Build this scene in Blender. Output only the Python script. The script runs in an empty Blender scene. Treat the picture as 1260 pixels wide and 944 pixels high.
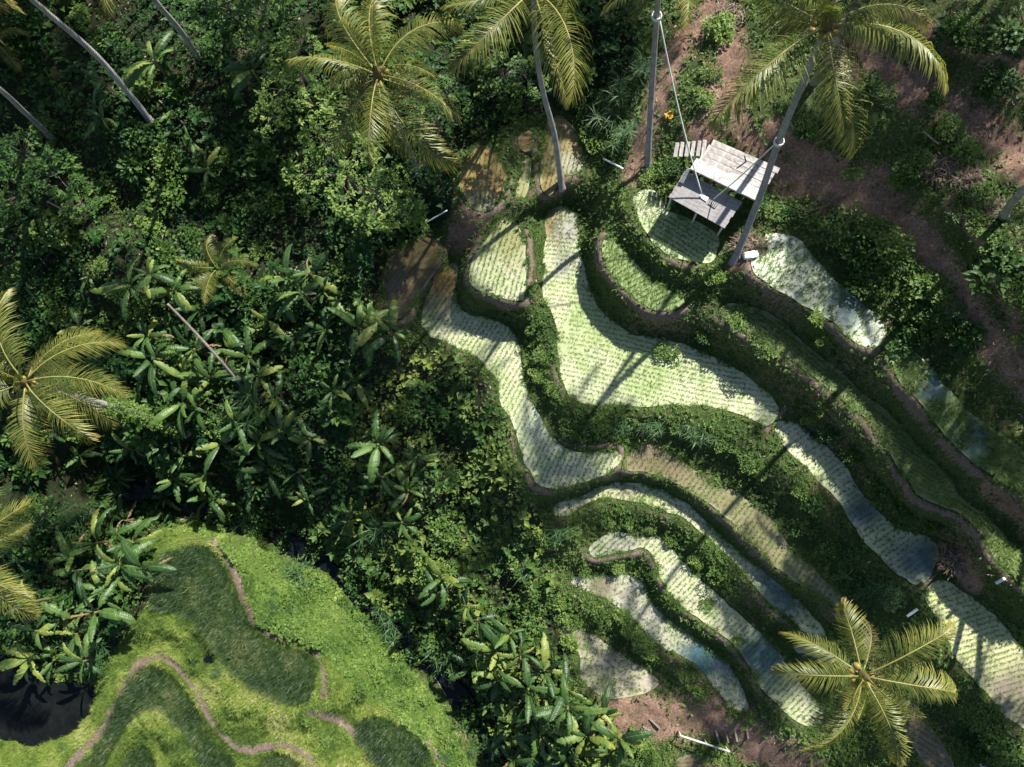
import bpy, math, random
import numpy as np
from mathutils import Vector, Matrix, Quaternion
from mathutils.geometry import delaunay_2d_cdt

random.seed(7)
rng = np.random.default_rng(11)
PI = math.pi
SC = bpy.context.scene
COL = SC.collection

# ------------------------------------------------------------------ camera
F, CX, CY, CAMZ = 970.0, 630.0, 472.0, 44.0
CAM = Vector((0, 0, CAMZ))
NAD = Vector(((700 - CX) / F, -(620 - CY) / F, -1.0))
Q = NAD.rotation_difference(Vector((0, 0, -1)))
RM = np.array(Q.to_matrix())


def at(px, py, z):
    d = Q @ Vector(((px - CX) / F, -(py - CY) / F, -1.0))
    return CAM + d * ((z - CAMZ) / d.z)


def proj(x, y, z):
    p = np.stack([x, y, z - CAMZ], -1) @ RM          # world -> camera (R^T p)
    return CX + F * p[..., 0] / -p[..., 2], CY - F * p[..., 1] / -p[..., 2]


cd = bpy.data.cameras.new('camera')
cam = bpy.data.objects.new('camera', cd)
COL.objects.link(cam)
cam.location = CAM
cam.rotation_mode = 'QUATERNION'
cam.rotation_quaternion = Q
cd.sensor_fit = 'HORIZONTAL'
cd.sensor_width = 36
cd.lens = 36 * F / 1260
cd.clip_end = 2000
SC.camera = cam

# ------------------------------------------------------------------ light
SUN_EL = math.radians(46)
SUN_AZ = math.atan2(0.57, 0.82)
to_sun = Vector((math.sin(SUN_AZ) * math.cos(SUN_EL), math.cos(SUN_AZ) * math.cos(SUN_EL), math.sin(SUN_EL)))
w = bpy.data.worlds.new('World')
SC.world = w
w.use_nodes = True
nt = w.node_tree
sky = nt.nodes.new('ShaderNodeTexSky')
sky.sky_type = 'NISHITA'
sky.sun_disc = False
sky.sun_elevation = SUN_EL
sky.sun_rotation = SUN_AZ
bg = nt.nodes['Background']
nt.links.new(sky.outputs[0], bg.inputs[0])
bg.inputs[1].default_value = 0.065
sd = bpy.data.lights.new('sun', 'SUN')
sd.energy = 5.0
sd.angle = math.radians(0.6)
sd.color = (1.0, 0.95, 0.87)
so = bpy.data.objects.new('sun', sd)
COL.objects.link(so)
so.rotation_mode = 'QUATERNION'
so.rotation_quaternion = to_sun.to_track_quat('Z', 'Y')
so.location = (0, 0, 60)
SC.view_settings.view_transform = 'Standard'
SC.view_settings.look = 'None'
SC.view_settings.exposure = 0.88
SC.view_settings.gamma = 1.0
SC.cycles.max_bounces = 6
SC.cycles.diffuse_bounces = 3
SC.cycles.transmission_bounces = 3
SC.cycles.use_denoising = True

# ------------------------------------------------------------------ helpers


def tag(o, label=None, cat=None, group=None, kind=None):
    if label: o['label'] = label
    if cat: o['category'] = cat
    if group: o['group'] = group
    if kind: o['kind'] = kind
    return o


def link(name, me, parent=None):
    o = bpy.data.objects.new(name, me)
    COL.objects.link(o)
    if parent is not None:
        o.parent = parent
    return o


def empty(name, loc=(0, 0, 0), rz=0.0):
    o = bpy.data.objects.new(name, None)
    COL.objects.link(o)
    o.location = loc
    o.rotation_euler = (0, 0, rz)
    o.empty_display_size = 0.3
    return o


def mesh_np(name, V, Fc, mat=None, attrs=None, smooth=False):
    """Uniform-size faces from numpy arrays."""
    V = np.asarray(V, np.float32)
    Fc = np.asarray(Fc, np.int32)
    me = bpy.data.meshes.new(name)
    k = Fc.shape[1]
    me.vertices.add(len(V))
    me.vertices.foreach_set('co', V.ravel())
    me.loops.add(Fc.size)
    me.loops.foreach_set('vertex_index', Fc.ravel())
    me.polygons.add(len(Fc))
    me.polygons.foreach_set('loop_start', np.arange(0, Fc.size, k, dtype=np.int32))
    me.polygons.foreach_set('loop_total', np.full(len(Fc), k, np.int32))
    if smooth:
        me.polygons.foreach_set('use_smooth', np.ones(len(Fc), bool))
    if attrs:
        for an, av in attrs.items():
            av = np.asarray(av, np.float32)
            if av.ndim == 1:
                a = me.attributes.new(an, 'FLOAT', 'POINT')
                a.data.foreach_set('value', av)
            else:
                a = me.attributes.new(an, 'FLOAT_COLOR', 'POINT')
                a.data.foreach_set('color', np.c_[av, np.ones(len(av))].astype(np.float32).ravel())
    me.update()
    if mat:
        me.materials.append(mat)
    return me


def mesh_py(name, V, Fc, mat=None, smooth=True):
    me = bpy.data.meshes.new(name)
    me.from_pydata([tuple(v) for v in V], [], Fc)
    if smooth:
        me.polygons.foreach_set('use_smooth', np.ones(len(Fc), bool))
    me.update()
    if mat:
        me.materials.append(mat)
    return me


def tube(pts, rad, n=8, V=None, Fc=None):
    V = [] if V is None else V
    Fc = [] if Fc is None else Fc
    pts = [Vector(p) for p in pts]
    b0 = len(V)
    m = len(pts)
    for i, p in enumerate(pts):
        t = (pts[min(i + 1, m - 1)] - pts[max(i - 1, 0)]).normalized()
        ref = Vector((0, 1, 0)) if abs(t.y) < 0.9 else Vector((1, 0, 0))
        a = t.cross(ref).normalized()
        b = t.cross(a)
        r = rad[i] if hasattr(rad, '__len__') else rad
        for k in range(n):
            an = 2 * PI * k / n
            V.append(p + a * (r * math.cos(an)) + b * (r * math.sin(an)))
    for i in range(m - 1):
        for k in range(n):
            k2 = (k + 1) % n
            Fc.append((b0 + i * n + k, b0 + i * n + k2, b0 + (i + 1) * n + k2, b0 + (i + 1) * n + k))
    Fc.append(tuple(b0 + k for k in reversed(range(n))))
    Fc.append(tuple(b0 + (m - 1) * n + k for k in range(n)))
    return V, Fc


def box(c, ax, ay, az, V, Fc, jit=0.0):
    """box centred at c with half-axes vectors"""
    b = len(V)
    for sx, sy, sz in ((-1, -1, -1), (1, -1, -1), (1, 1, -1), (-1, 1, -1), (-1, -1, 1), (1, -1, 1), (1, 1, 1), (-1, 1, 1)):
        j = Vector((random.uniform(-jit, jit), random.uniform(-jit, jit), random.uniform(-jit, jit) * .5))
        V.append(Vector(c) + ax * sx + ay * sy + az * sz + j)
    for f in ((3, 2, 1, 0), (4, 5, 6, 7), (0, 1, 5, 4), (1, 2, 6, 5), (2, 3, 7, 6), (3, 0, 4, 7)):
        Fc.append(tuple(b + i for i in f))


def smooth_poly(P, it=2, closed=True):
    P = np.asarray(P, float)
    for _ in range(it):
        if closed:
            N = np.roll(P, -1, 0)
            P = np.stack([P * .75 + N * .25, P * .25 + N * .75], 1).reshape(-1, 2)
        else:
            A, B = P[:-1], P[1:]
            M = np.stack([A * .75 + B * .25, A * .25 + B * .75], 1).reshape(-1, 2)
            P = np.r_[P[:1], M, P[-1:]]
    return P


def inpoly(x, y, P):
    ins = np.zeros(x.shape, bool)
    n = len(P)
    j = n - 1
    for i in range(n):
        xi, yi = P[i]
        xj, yj = P[j]
        if yi != yj:
            c = ((yi > y) != (yj > y)) & (x < (xj - xi) * (y - yi) / (yj - yi) + xi)
            ins ^= c
        j = i
    return ins


def segdist(x, y, P, closed=True):
    d = np.full(x.shape, 1e9)
    n = len(P)
    for i in range(n if closed else n - 1):
        ax, ay = P[i]
        bx, by = P[(i + 1) % n]
        dx, dy = bx - ax, by - ay
        l2 = dx * dx + dy * dy + 1e-12
        t = np.clip(((x - ax) * dx + (y - ay) * dy) / l2, 0, 1)
        d = np.minimum(d, (x - ax - t * dx) ** 2 + (y - ay - t * dy) ** 2)
    return np.sqrt(d)


_lat = {}


def vnoise(x, y, s, seed=0):
    """smooth value noise 0..1"""
    if seed not in _lat:
        _lat[seed] = np.random.default_rng(100 + seed).random((256, 256))
    L = _lat[seed]
    u, v = np.asarray(x) / s + 1000.3, np.asarray(y) / s + 1000.7
    i, j = np.floor(u).astype(int), np.floor(v).astype(int)
    fu, fv = u - i, v - j
    fu, fv = fu * fu * (3 - 2 * fu), fv * fv * (3 - 2 * fv)
    g = lambda a, b: L[a % 256, b % 256]
    return (g(i, j) * (1 - fu) + g(i + 1, j) * fu) * (1 - fv) + (g(i, j + 1) * (1 - fu) + g(i + 1, j + 1) * fu) * fv


def fbm(x, y, s, seed=0):
    return (vnoise(x, y, s, seed) * .55 + vnoise(x, y, s * .45, seed + 1) * .3 + vnoise(x, y, s * .2, seed + 2) * .15)


# ------------------------------------------------------------------ materials


def new_mat(name):
    m = bpy.data.materials.new(name)
    m.use_nodes = True
    n = m.node_tree
    return m, n, n.nodes['Principled BSDF'], n.nodes['Material Output']


def N(nt, typ, **kw):
    nd = nt.nodes.new(typ)
    for k, v in kw.items():
        if k.startswith('i_'):
            key = k[2:]
            nd.inputs[int(key) if key.isdigit() else key].default_value = v
        else:
            setattr(nd, k, v)
    return nd


def mixc(nt, fac, a, b, mode='MIX'):
    nd = nt.nodes.new('ShaderNodeMix')
    nd.data_type = 'RGBA'
    nd.blend_type = mode
    for sock, v in ((nd.inputs[0], fac), (nd.inputs[6], a), (nd.inputs[7], b)):
        if hasattr(v, 'is_linked') or hasattr(v, 'links'):
            nt.links.new(v, sock)
        elif isinstance(v, (int, float)):
            sock.default_value = v
        else:
            sock.default_value = (*v[:3], 1)
    return nd.outputs[2]


def ramp(nt, fac, stops):
    r = nt.nodes.new('ShaderNodeValToRGB')
    el = r.color_ramp.elements
    while len(el) < len(stops):
        el.new(0.5)
    for e, (p, c) in zip(el, stops):
        e.position = p
        e.color = (*c, 1)
    nt.links.new(fac, r.inputs[0])
    return r.outputs[0]


def noise(nt, scale, detail=3, rough=.6, coord=None):
    n = N(nt, 'ShaderNodeTexNoise')
    n.inputs['Scale'].default_value = scale
    n.inputs['Detail'].default_value = detail
    n.inputs['Roughness'].default_value = rough
    if coord is None:
        coord = nt.nodes.new('ShaderNodeTexCoord').outputs['Object']
    nt.links.new(coord, n.inputs['Vector'])
    return n.outputs[0]


def leaf_mat(name, stops, rough=.45, trans=.25, spec=.5, objrnd=False, nscale=3.0, tone=1.0):
    m, n, b, out = new_mat(name)
    if objrnd:
        fac = N(n, 'ShaderNodeObjectInfo').outputs['Random']
    else:
        fac = N(n, 'ShaderNodeAttribute', attribute_name='rnd').outputs['Fac']
    geo = N(n, 'ShaderNodeNewGeometry')
    nz = noise(n, nscale, 2, .6, geo.outputs['Position'])
    ad = N(n, 'ShaderNodeMath', operation='MULTIPLY_ADD', i_1=.9, i_2=-.45)
    n.links.new(nz, ad.inputs[0])
    sm = N(n, 'ShaderNodeMath', operation='ADD', use_clamp=True)
    n.links.new(fac, sm.inputs[0])
    n.links.new(ad.outputs[0], sm.inputs[1])
    c = ramp(n, sm.outputs[0], [(p_, tuple(v_ * tone for v_ in c_)) for p_, c_ in stops])
    n.links.new(c, b.inputs['Base Color'])
    b.inputs['Roughness'].default_value = rough
    b.inputs['Specular IOR Level'].default_value = spec
    tr = N(n, 'ShaderNodeBsdfTranslucent')
    tc = mixc(n, 1.0, c, (1.0, 1.15, .55), 'MULTIPLY')
    n.links.new(tc, tr.inputs[0])
    ms = N(n, 'ShaderNodeMixShader', i_0=trans)
    n.links.new(b.outputs[0], ms.inputs[1])
    n.links.new(tr.outputs[0], ms.inputs[2])
    n.links.new(ms.outputs[0], out.inputs[0])
    return m


def plain(name, c1, c2, scale=8, rough=.7, bump=.2, stretch=None, spec=.3):
    m, n, b, out = new_mat(name)
    tc = N(n, 'ShaderNodeTexCoord').outputs['Object']
    if stretch:
        mp = N(n, 'ShaderNodeMapping')
        mp.inputs['Scale'].default_value = stretch
        n.links.new(tc, mp.inputs[0])
        tc = mp.outputs[0]
    nz = noise(n, scale, 5, .65, tc)
    n.links.new(ramp(n, nz, [(.3, c1), (.7, c2)]), b.inputs['Base Color'])
    b.inputs['Roughness'].default_value = rough
    b.inputs['Specular IOR Level'].default_value = spec
    if bump:
        bp = N(n, 'ShaderNodeBump', i_Strength=bump, i_Distance=.02)
        n.links.new(nz, bp.inputs['Height'])
        n.links.new(bp.outputs[0], b.inputs['Normal'])
    return m


M = {}
M['undergrowth'] = leaf_mat('undergrowth_leaf', [(0, (.015, .05, .014)), (.35, (.03, .088, .02)), (.7, (.075, .14, .028)), (1, (.19, .25, .05))], .5, .25, .25)
M['shrub'] = leaf_mat('shrub_leaf', [(0, (.022, .06, .016)), (.5, (.05, .125, .026)), (1, (.12, .2, .045))], .48, .25, .3)
M['lime'] = leaf_mat('lime_leaf', [(0, (.07, .14, .028)), (.5, (.17, .275, .058)), (1, (.33, .42, .12))], .5, .36, .3)
M['bankweed'] = leaf_mat('bank_weed_leaf', [(0, (.04, .085, .018)), (.45, (.085, .165, .03)), (1, (.19, .28, .07))], .5, .28, .3)
M['reed'] = leaf_mat('reed_leaf', [(0, (.03, .075, .03)), (.5, (.065, .14, .045)), (1, (.15, .23, .09))], .45, .2, .3)
M['bank'] = leaf_mat('bank_grass_blade', [(0, (.035, .075, .018)), (.4, (.075, .15, .028)), (.8, (.14, .23, .045)), (1, (.24, .25, .1))], .5, .28, .3)
M['limegrass'] = leaf_mat('lime_grass_blade', [(0, (.085, .15, .03)), (.35, (.19, .29, .055)), (.7, (.33, .41, .09)), (1, (.46, .48, .18))], .5, .38, .3, nscale=2.2)
M['ripe'] = leaf_mat('mature_rice_blade', [(0, (.025, .06, .016)), (.45, (.055, .11, .026)), (.78, (.1, .15, .042)), (1, (.3, .27, .13))], .5, .28, nscale=5)
M['seedling'] = leaf_mat('seedling_blade', [(0, (.08, .15, .03)), (.5, (.17, .26, .065)), (1, (.33, .4, .15))], .5, .3, nscale=.6)
M['rustling'] = leaf_mat('rust_seedling_blade', [(0, (.1, .1, .02)), (.5, (.2, .17, .03)), (1, (.3, .3, .1))], .5, .25, nscale=.6)
M['litter'] = leaf_mat('dry_leaf', [(0, (.08, .055, .035)), (.5, (.17, .12, .085)), (1, (.36, .29, .22))], .8, .05)
M['croton'] = leaf_mat('croton_leaf', [(0, (.5, .16, .02)), (.5, (.6, .3, .02)), (1, (.5, .4, .04))], .4, .2)


def banana_mat(name, stops, spec=.45):
    m = leaf_mat(name, stops, .4, .25, spec, objrnd=True, nscale=1.3, tone=1.05)
    n = m.node_tree
    b = n.nodes['Principled BSDF']
    at_ = N(n, 'ShaderNodeAttribute', attribute_name='rib')
    old = b.inputs['Base Color'].links[0].from_socket
    n.links.new(mixc(n, at_.outputs['Fac'], old, (.15, .22, .07)), b.inputs['Base Color'])
    v = N(n, 'ShaderNodeAttribute', attribute_name='vein')
    sn = N(n, 'ShaderNodeMath', operation='SINE')
    n.links.new(v.outputs['Fac'], sn.inputs[0])
    bp = N(n, 'ShaderNodeBump', i_Strength=.35, i_Distance=.01)
    n.links.new(sn.outputs[0], bp.inputs['Height'])
    n.links.new(bp.outputs[0], b.inputs['Normal'])
    return m


M['banana'] = banana_mat('banana_leaf', [(0, (.026, .066, .02)), (.5, (.055, .12, .028)), (.82, (.11, .185, .038)), (1, (.24, .28, .06))])
M['frond'] = leaf_mat('palm_leaflet', [(0, (.06, .09, .02)), (.35, (.13, .165, .035)), (.7, (.28, .28, .07)), (.9, (.42, .36, .1)), (1, (.46, .29, .08))], .42, .3, .5, nscale=2, tone=1)
M['olive'] = leaf_mat('old_palm_leaflet', [(0, (.06, .06, .02)), (.5, (.1, .09, .03)), (1, (.2, .15, .06))], .5, .2, .4, nscale=2)
M['rachis'] = plain('frond_rib', (.17, .17, .045), (.32, .29, .1), 6, .4, 0)
M['husk'] = plain('frond_fibre', (.06, .055, .02), (.17, .13, .05), 20, .8, .3)
M['coconut'] = plain('coconut_husk', (.16, .15, .035), (.34, .24, .06), 6, .45, .05)
M['stem'] = plain('banana_stem', (.09, .1, .035), (.2, .17, .08), 7, .5, .1, (4, 4, 1))
M['bark'] = plain('tree_bark', (.07, .055, .045), (.17, .14, .12), 9, .85, .4, (3, 3, 1))
M['drywood'] = plain('grey_wood', (.13, .1, .085), (.32, .28, .25), 10, .8, .2)
M['straw'] = plain('straw', (.14, .1, .075), (.33, .26, .2), 18, .9, .5)
M['rope'] = plain('white_rope', (.6, .6, .58), (.8, .8, .78), 40, .7, .2)
M['cable'] = plain('orange_cable', (.3, .11, .05), (.4, .16, .07), 10, .6, 0)
M['bamboo'] = plain('bleached_bamboo', (.5, .47, .42), (.72, .69, .64), 9, .5, .1)
M['whitepipe'] = plain('white_pipe', (.72, .74, .76), (.84, .85, .86), 6, .4, 0)
M['plastic'] = plain('white_sack', (.6, .62, .64), (.8, .81, .82), 5, .6, .3)
M['roofsheet'] = plain('grey_roof_sheet', (.3, .34, .38), (.45, .49, .54), 5, .5, .1)
M['black'] = plain('black_rubber', (.02, .02, .022), (.04, .04, .045), 8, .6, .1)


def trunk_mat():
    m, n, b, out = new_mat('palm_bark')
    a = N(n, 'ShaderNodeAttribute', attribute_name='along')
    wv = N(n, 'ShaderNodeTexWave', wave_type='BANDS', bands_direction='X')
    cmb = N(n, 'ShaderNodeCombineXYZ')
    n.links.new(a.outputs['Fac'], cmb.inputs[0])
    n.links.new(cmb.outputs[0], wv.inputs['Vector'])
    wv.inputs['Scale'].default_value = 2.6
    wv.inputs['Distortion'].default_value = 1.2
    nz = noise(n, 2.2, 6, .75)
    c = ramp(n, nz, [(.25, (.19, .18, .175)), (.5, (.35, .34, .335)), (.75, (.52, .51, .5))])
    c = mixc(n, .35, c, wv.outputs[0], 'MULTIPLY')
    n.links.new(c, b.inputs['Base Color'])
    b.inputs['Roughness'].default_value = .85
    bp = N(n, 'ShaderNodeBump', i_Strength=.6, i_Distance=.02)
    n.links.new(wv.outputs[0], bp.inputs['Height'])
    n.links.new(bp.outputs[0], b.inputs['Normal'])
    return m


M['trunk'] = trunk_mat()


def plank_mat(name, c1, c2, c3):
    m, n, b, out = new_mat(name)
    tc = N(n, 'ShaderNodeTexCoord').outputs['Object']
    mp = N(n, 'ShaderNodeMapping')
    mp.inputs['Scale'].default_value = (1.2, 22, 22)
    n.links.new(tc, mp.inputs[0])
    g = noise(n, 1.0, 5, .7, mp.outputs[0])
    p = noise(n, 1.3, 4, .7, tc)
    c = ramp(n, g, [(.25, c1), (.75, c2)])
    f = ramp(n, p, [(.42, (0, 0, 0)), (.68, (1, 1, 1))])
    c = mixc(n, f, c, c3)
    st = noise(n, 2.6, 6, .8, tc)
    c = mixc(n, .85, c, ramp(n, st, [(.35, (.45, .42, .38)), (.5, (.95, .94, .93)), (.7, (1.08, 1.08, 1.08))]), 'MULTIPLY')
    n.links.new(c, b.inputs['Base Color'])
    b.inputs['Roughness'].default_value = .75
    b.inputs['Specular IOR Level'].default_value = .3
    bp = N(n, 'ShaderNodeBump', i_Strength=.4, i_Distance=.01)
    n.links.new(g, bp.inputs['Height'])
    n.links.new(bp.outputs[0], b.inputs['Normal'])
    return m


M['greyplank'] = plank_mat('weathered_plank', (.24, .22, .215), (.4, .395, .4), (.32, .32, .33))
M['paleplank'] = plank_mat('pale_plank', (.24, .22, .205), (.43, .41, .39), (.5, .49, .48))
M['whiteplank'] = plank_mat('white_plank', (.42, .41, .4), (.6, .59, .58), (.54, .53, .52))


def ground_mat():
    m, n, b, out = new_mat('ground_soil')
    geo = N(n, 'ShaderNodeNewGeometry').outputs['Position']
    soil = N(n, 'ShaderNodeAttribute', attribute_name='soil').outputs['Fac']
    bund = N(n, 'ShaderNodeAttribute', attribute_name='bund').outputs['Fac']
    lime = N(n, 'ShaderNodeAttribute', attribute_name='lime').outputs['Fac']
    n1 = noise(n, .9, 6, .7, geo)
    n2 = noise(n, 9, 5, .75, geo)
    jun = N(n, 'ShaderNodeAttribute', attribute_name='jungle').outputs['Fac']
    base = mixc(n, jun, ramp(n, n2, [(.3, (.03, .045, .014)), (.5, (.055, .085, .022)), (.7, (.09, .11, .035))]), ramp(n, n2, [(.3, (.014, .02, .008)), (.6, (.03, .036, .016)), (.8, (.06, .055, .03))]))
    bare = mixc(n, 1.0, ramp(n, n1, [(.3, (.45, .43, .4)), (.5, (.9, .88, .85)), (.68, (1.15, 1.12, 1.1))]), ramp(n, n2, [(.3, (.13, .078, .055)), (.5, (.26, .168, .125)), (.72, (.45, .33, .265))]), 'MULTIPLY')
    mud = ramp(n, n2, [(.3, (.1, .075, .06)), (.55, (.21, .155, .125)), (.75, (.38, .31, .265))])
    lm = ramp(n, n2, [(.3, (.05, .085, .018)), (.6, (.1, .145, .03)), (.8, (.18, .18, .06))])

    def wob(s, k):
        ad = N(n, 'ShaderNodeMath', operation='MULTIPLY_ADD', i_1=1.2, i_2=-.6)
        n.links.new(n2, ad.inputs[0])
        sm = N(n, 'ShaderNodeMath', operation='ADD')
        n.links.new(s, sm.inputs[0])
        n.links.new(ad.outputs[0], sm.inputs[1])
        mr = N(n, 'ShaderNodeMapRange', interpolation_type='SMOOTHSTEP')
        mr.inputs[1].default_value = .5 - k
        mr.inputs[2].default_value = .5 + k
        n.links.new(sm.outputs[0], mr.inputs[0])
        return mr.outputs[0]
    c = mixc(n, wob(lime, .3), base, lm)
    c = mixc(n, wob(soil, .3), c, bare)
    c = mixc(n, wob(bund, .25), c, mud)
    n.links.new(c, b.inputs['Base Color'])
    b.inputs['Roughness'].default_value = .9
    b.inputs['Specular IOR Level'].default_value = .2
    n3 = noise(n, 22, 6, .75, geo)
    bp = N(n, 'ShaderNodeBump', i_Strength=.9, i_Distance=.05)
    n.links.new(n3, bp.inputs['Height'])
    n.links.new(bp.outputs[0], b.inputs['Normal'])
    return m


M['ground'] = ground_mat()


def paddy_mat():
    m, n, b, out = new_mat('paddy_water')
    geo = N(n, 'ShaderNodeNewGeometry').outputs['Position']
    col = N(n, 'ShaderNodeAttribute', attribute_name='col').outputs['Color']
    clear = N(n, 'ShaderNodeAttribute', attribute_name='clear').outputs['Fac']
    n1 = noise(n, 5, 6, .75, geo)
    n2 = noise(n, 26, 3, .7, geo)
    g1 = ramp(n, n1, [(.28, (.66, .66, .6)), (.45, (.9, .9, .85)), (.6, (1.05, 1.05, 1.02)), (.75, (1.2, 1.18, 1.12))])
    c = mixc(n, 1.0, col, g1, 'MULTIPLY')
    g2 = ramp(n, n2, [(.3, (.55, .57, .45)), (.5, (1, 1, 1)), (.7, (1.15, 1.15, 1.15))])
    c = mixc(n, .8, c, g2, 'MULTIPLY')
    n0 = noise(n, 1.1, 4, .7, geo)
    n3 = noise(n, .75, 5, .75, geo)
    c = mixc(n, ramp(n, n3, [(.42, (0, 0, 0)), (.68, (.85, .85, .85))]), c, mixc(n, 1.0, c, (.62, .8, .42), 'MULTIPLY'))
    c = mixc(n, ramp(n, n3, [(.3, (.7, .7, .7)), (.42, (0, 0, 0))]), c, mixc(n, 1.0, c, (.62, .56, .52), 'MULTIPLY'))
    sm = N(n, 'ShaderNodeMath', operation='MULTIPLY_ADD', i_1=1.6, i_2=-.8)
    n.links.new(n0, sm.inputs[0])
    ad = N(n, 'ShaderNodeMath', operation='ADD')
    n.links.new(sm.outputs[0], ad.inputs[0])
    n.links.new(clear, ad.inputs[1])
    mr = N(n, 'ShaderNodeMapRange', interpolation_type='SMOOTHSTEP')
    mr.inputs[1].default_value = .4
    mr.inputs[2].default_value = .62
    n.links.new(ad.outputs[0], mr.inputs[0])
    c = mixc(n, mr.outputs[0], c, (.03, .085, .14))  # reflected blue sky painted into the base colour of open water
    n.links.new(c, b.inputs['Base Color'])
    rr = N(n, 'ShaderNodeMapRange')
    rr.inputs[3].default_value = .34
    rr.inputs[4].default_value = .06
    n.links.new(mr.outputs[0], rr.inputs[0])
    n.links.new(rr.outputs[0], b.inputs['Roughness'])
    b.inputs['Specular IOR Level'].default_value = .9
    bp = N(n, 'ShaderNodeBump', i_Strength=.35, i_Distance=.03)
    n.links.new(n1, bp.inputs['Height'])
    n.links.new(bp.outputs[0], b.inputs['Normal'])
    return m


M['paddy'] = paddy_mat()


def water_mat(name, c, rough):
    m, n, b, out = new_mat(name)
    geo = N(n, 'ShaderNodeNewGeometry').outputs['Position']
    n1 = noise(n, 1.5, 5, .7, geo)
    n.links.new(ramp(n, n1, [(.35, c), (.75, tuple(v * 2.4 for v in c))]), b.inputs['Base Color'])
    b.inputs['Roughness'].default_value = rough
    b.inputs['Specular IOR Level'].default_value = .2
    n2 = noise(n, 6, 3, .6, geo)
    bp = N(n, 'ShaderNodeBump', i_Strength=.12, i_Distance=.03)
    n.links.new(n2, bp.inputs['Height'])
    n.links.new(bp.outputs[0], b.inputs['Normal'])
    return m


M['stream'] = water_mat('stream_water', (.004, .006, .007), .08)
M['pond'] = water_mat('pond_water', (.005, .006, .006), .05)

# ------------------------------------------------------------------ layout data (photo pixels -> planes in the world)
PALE = (.54, .55, .38)
GREY = (.36, .35, .32)
OLIV = (.30, .29, .13)
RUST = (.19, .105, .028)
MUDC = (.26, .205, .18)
SKY_REFL = (.05, .12, .17)  # blue sky mirrored in shaded water, put into its colour
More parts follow.
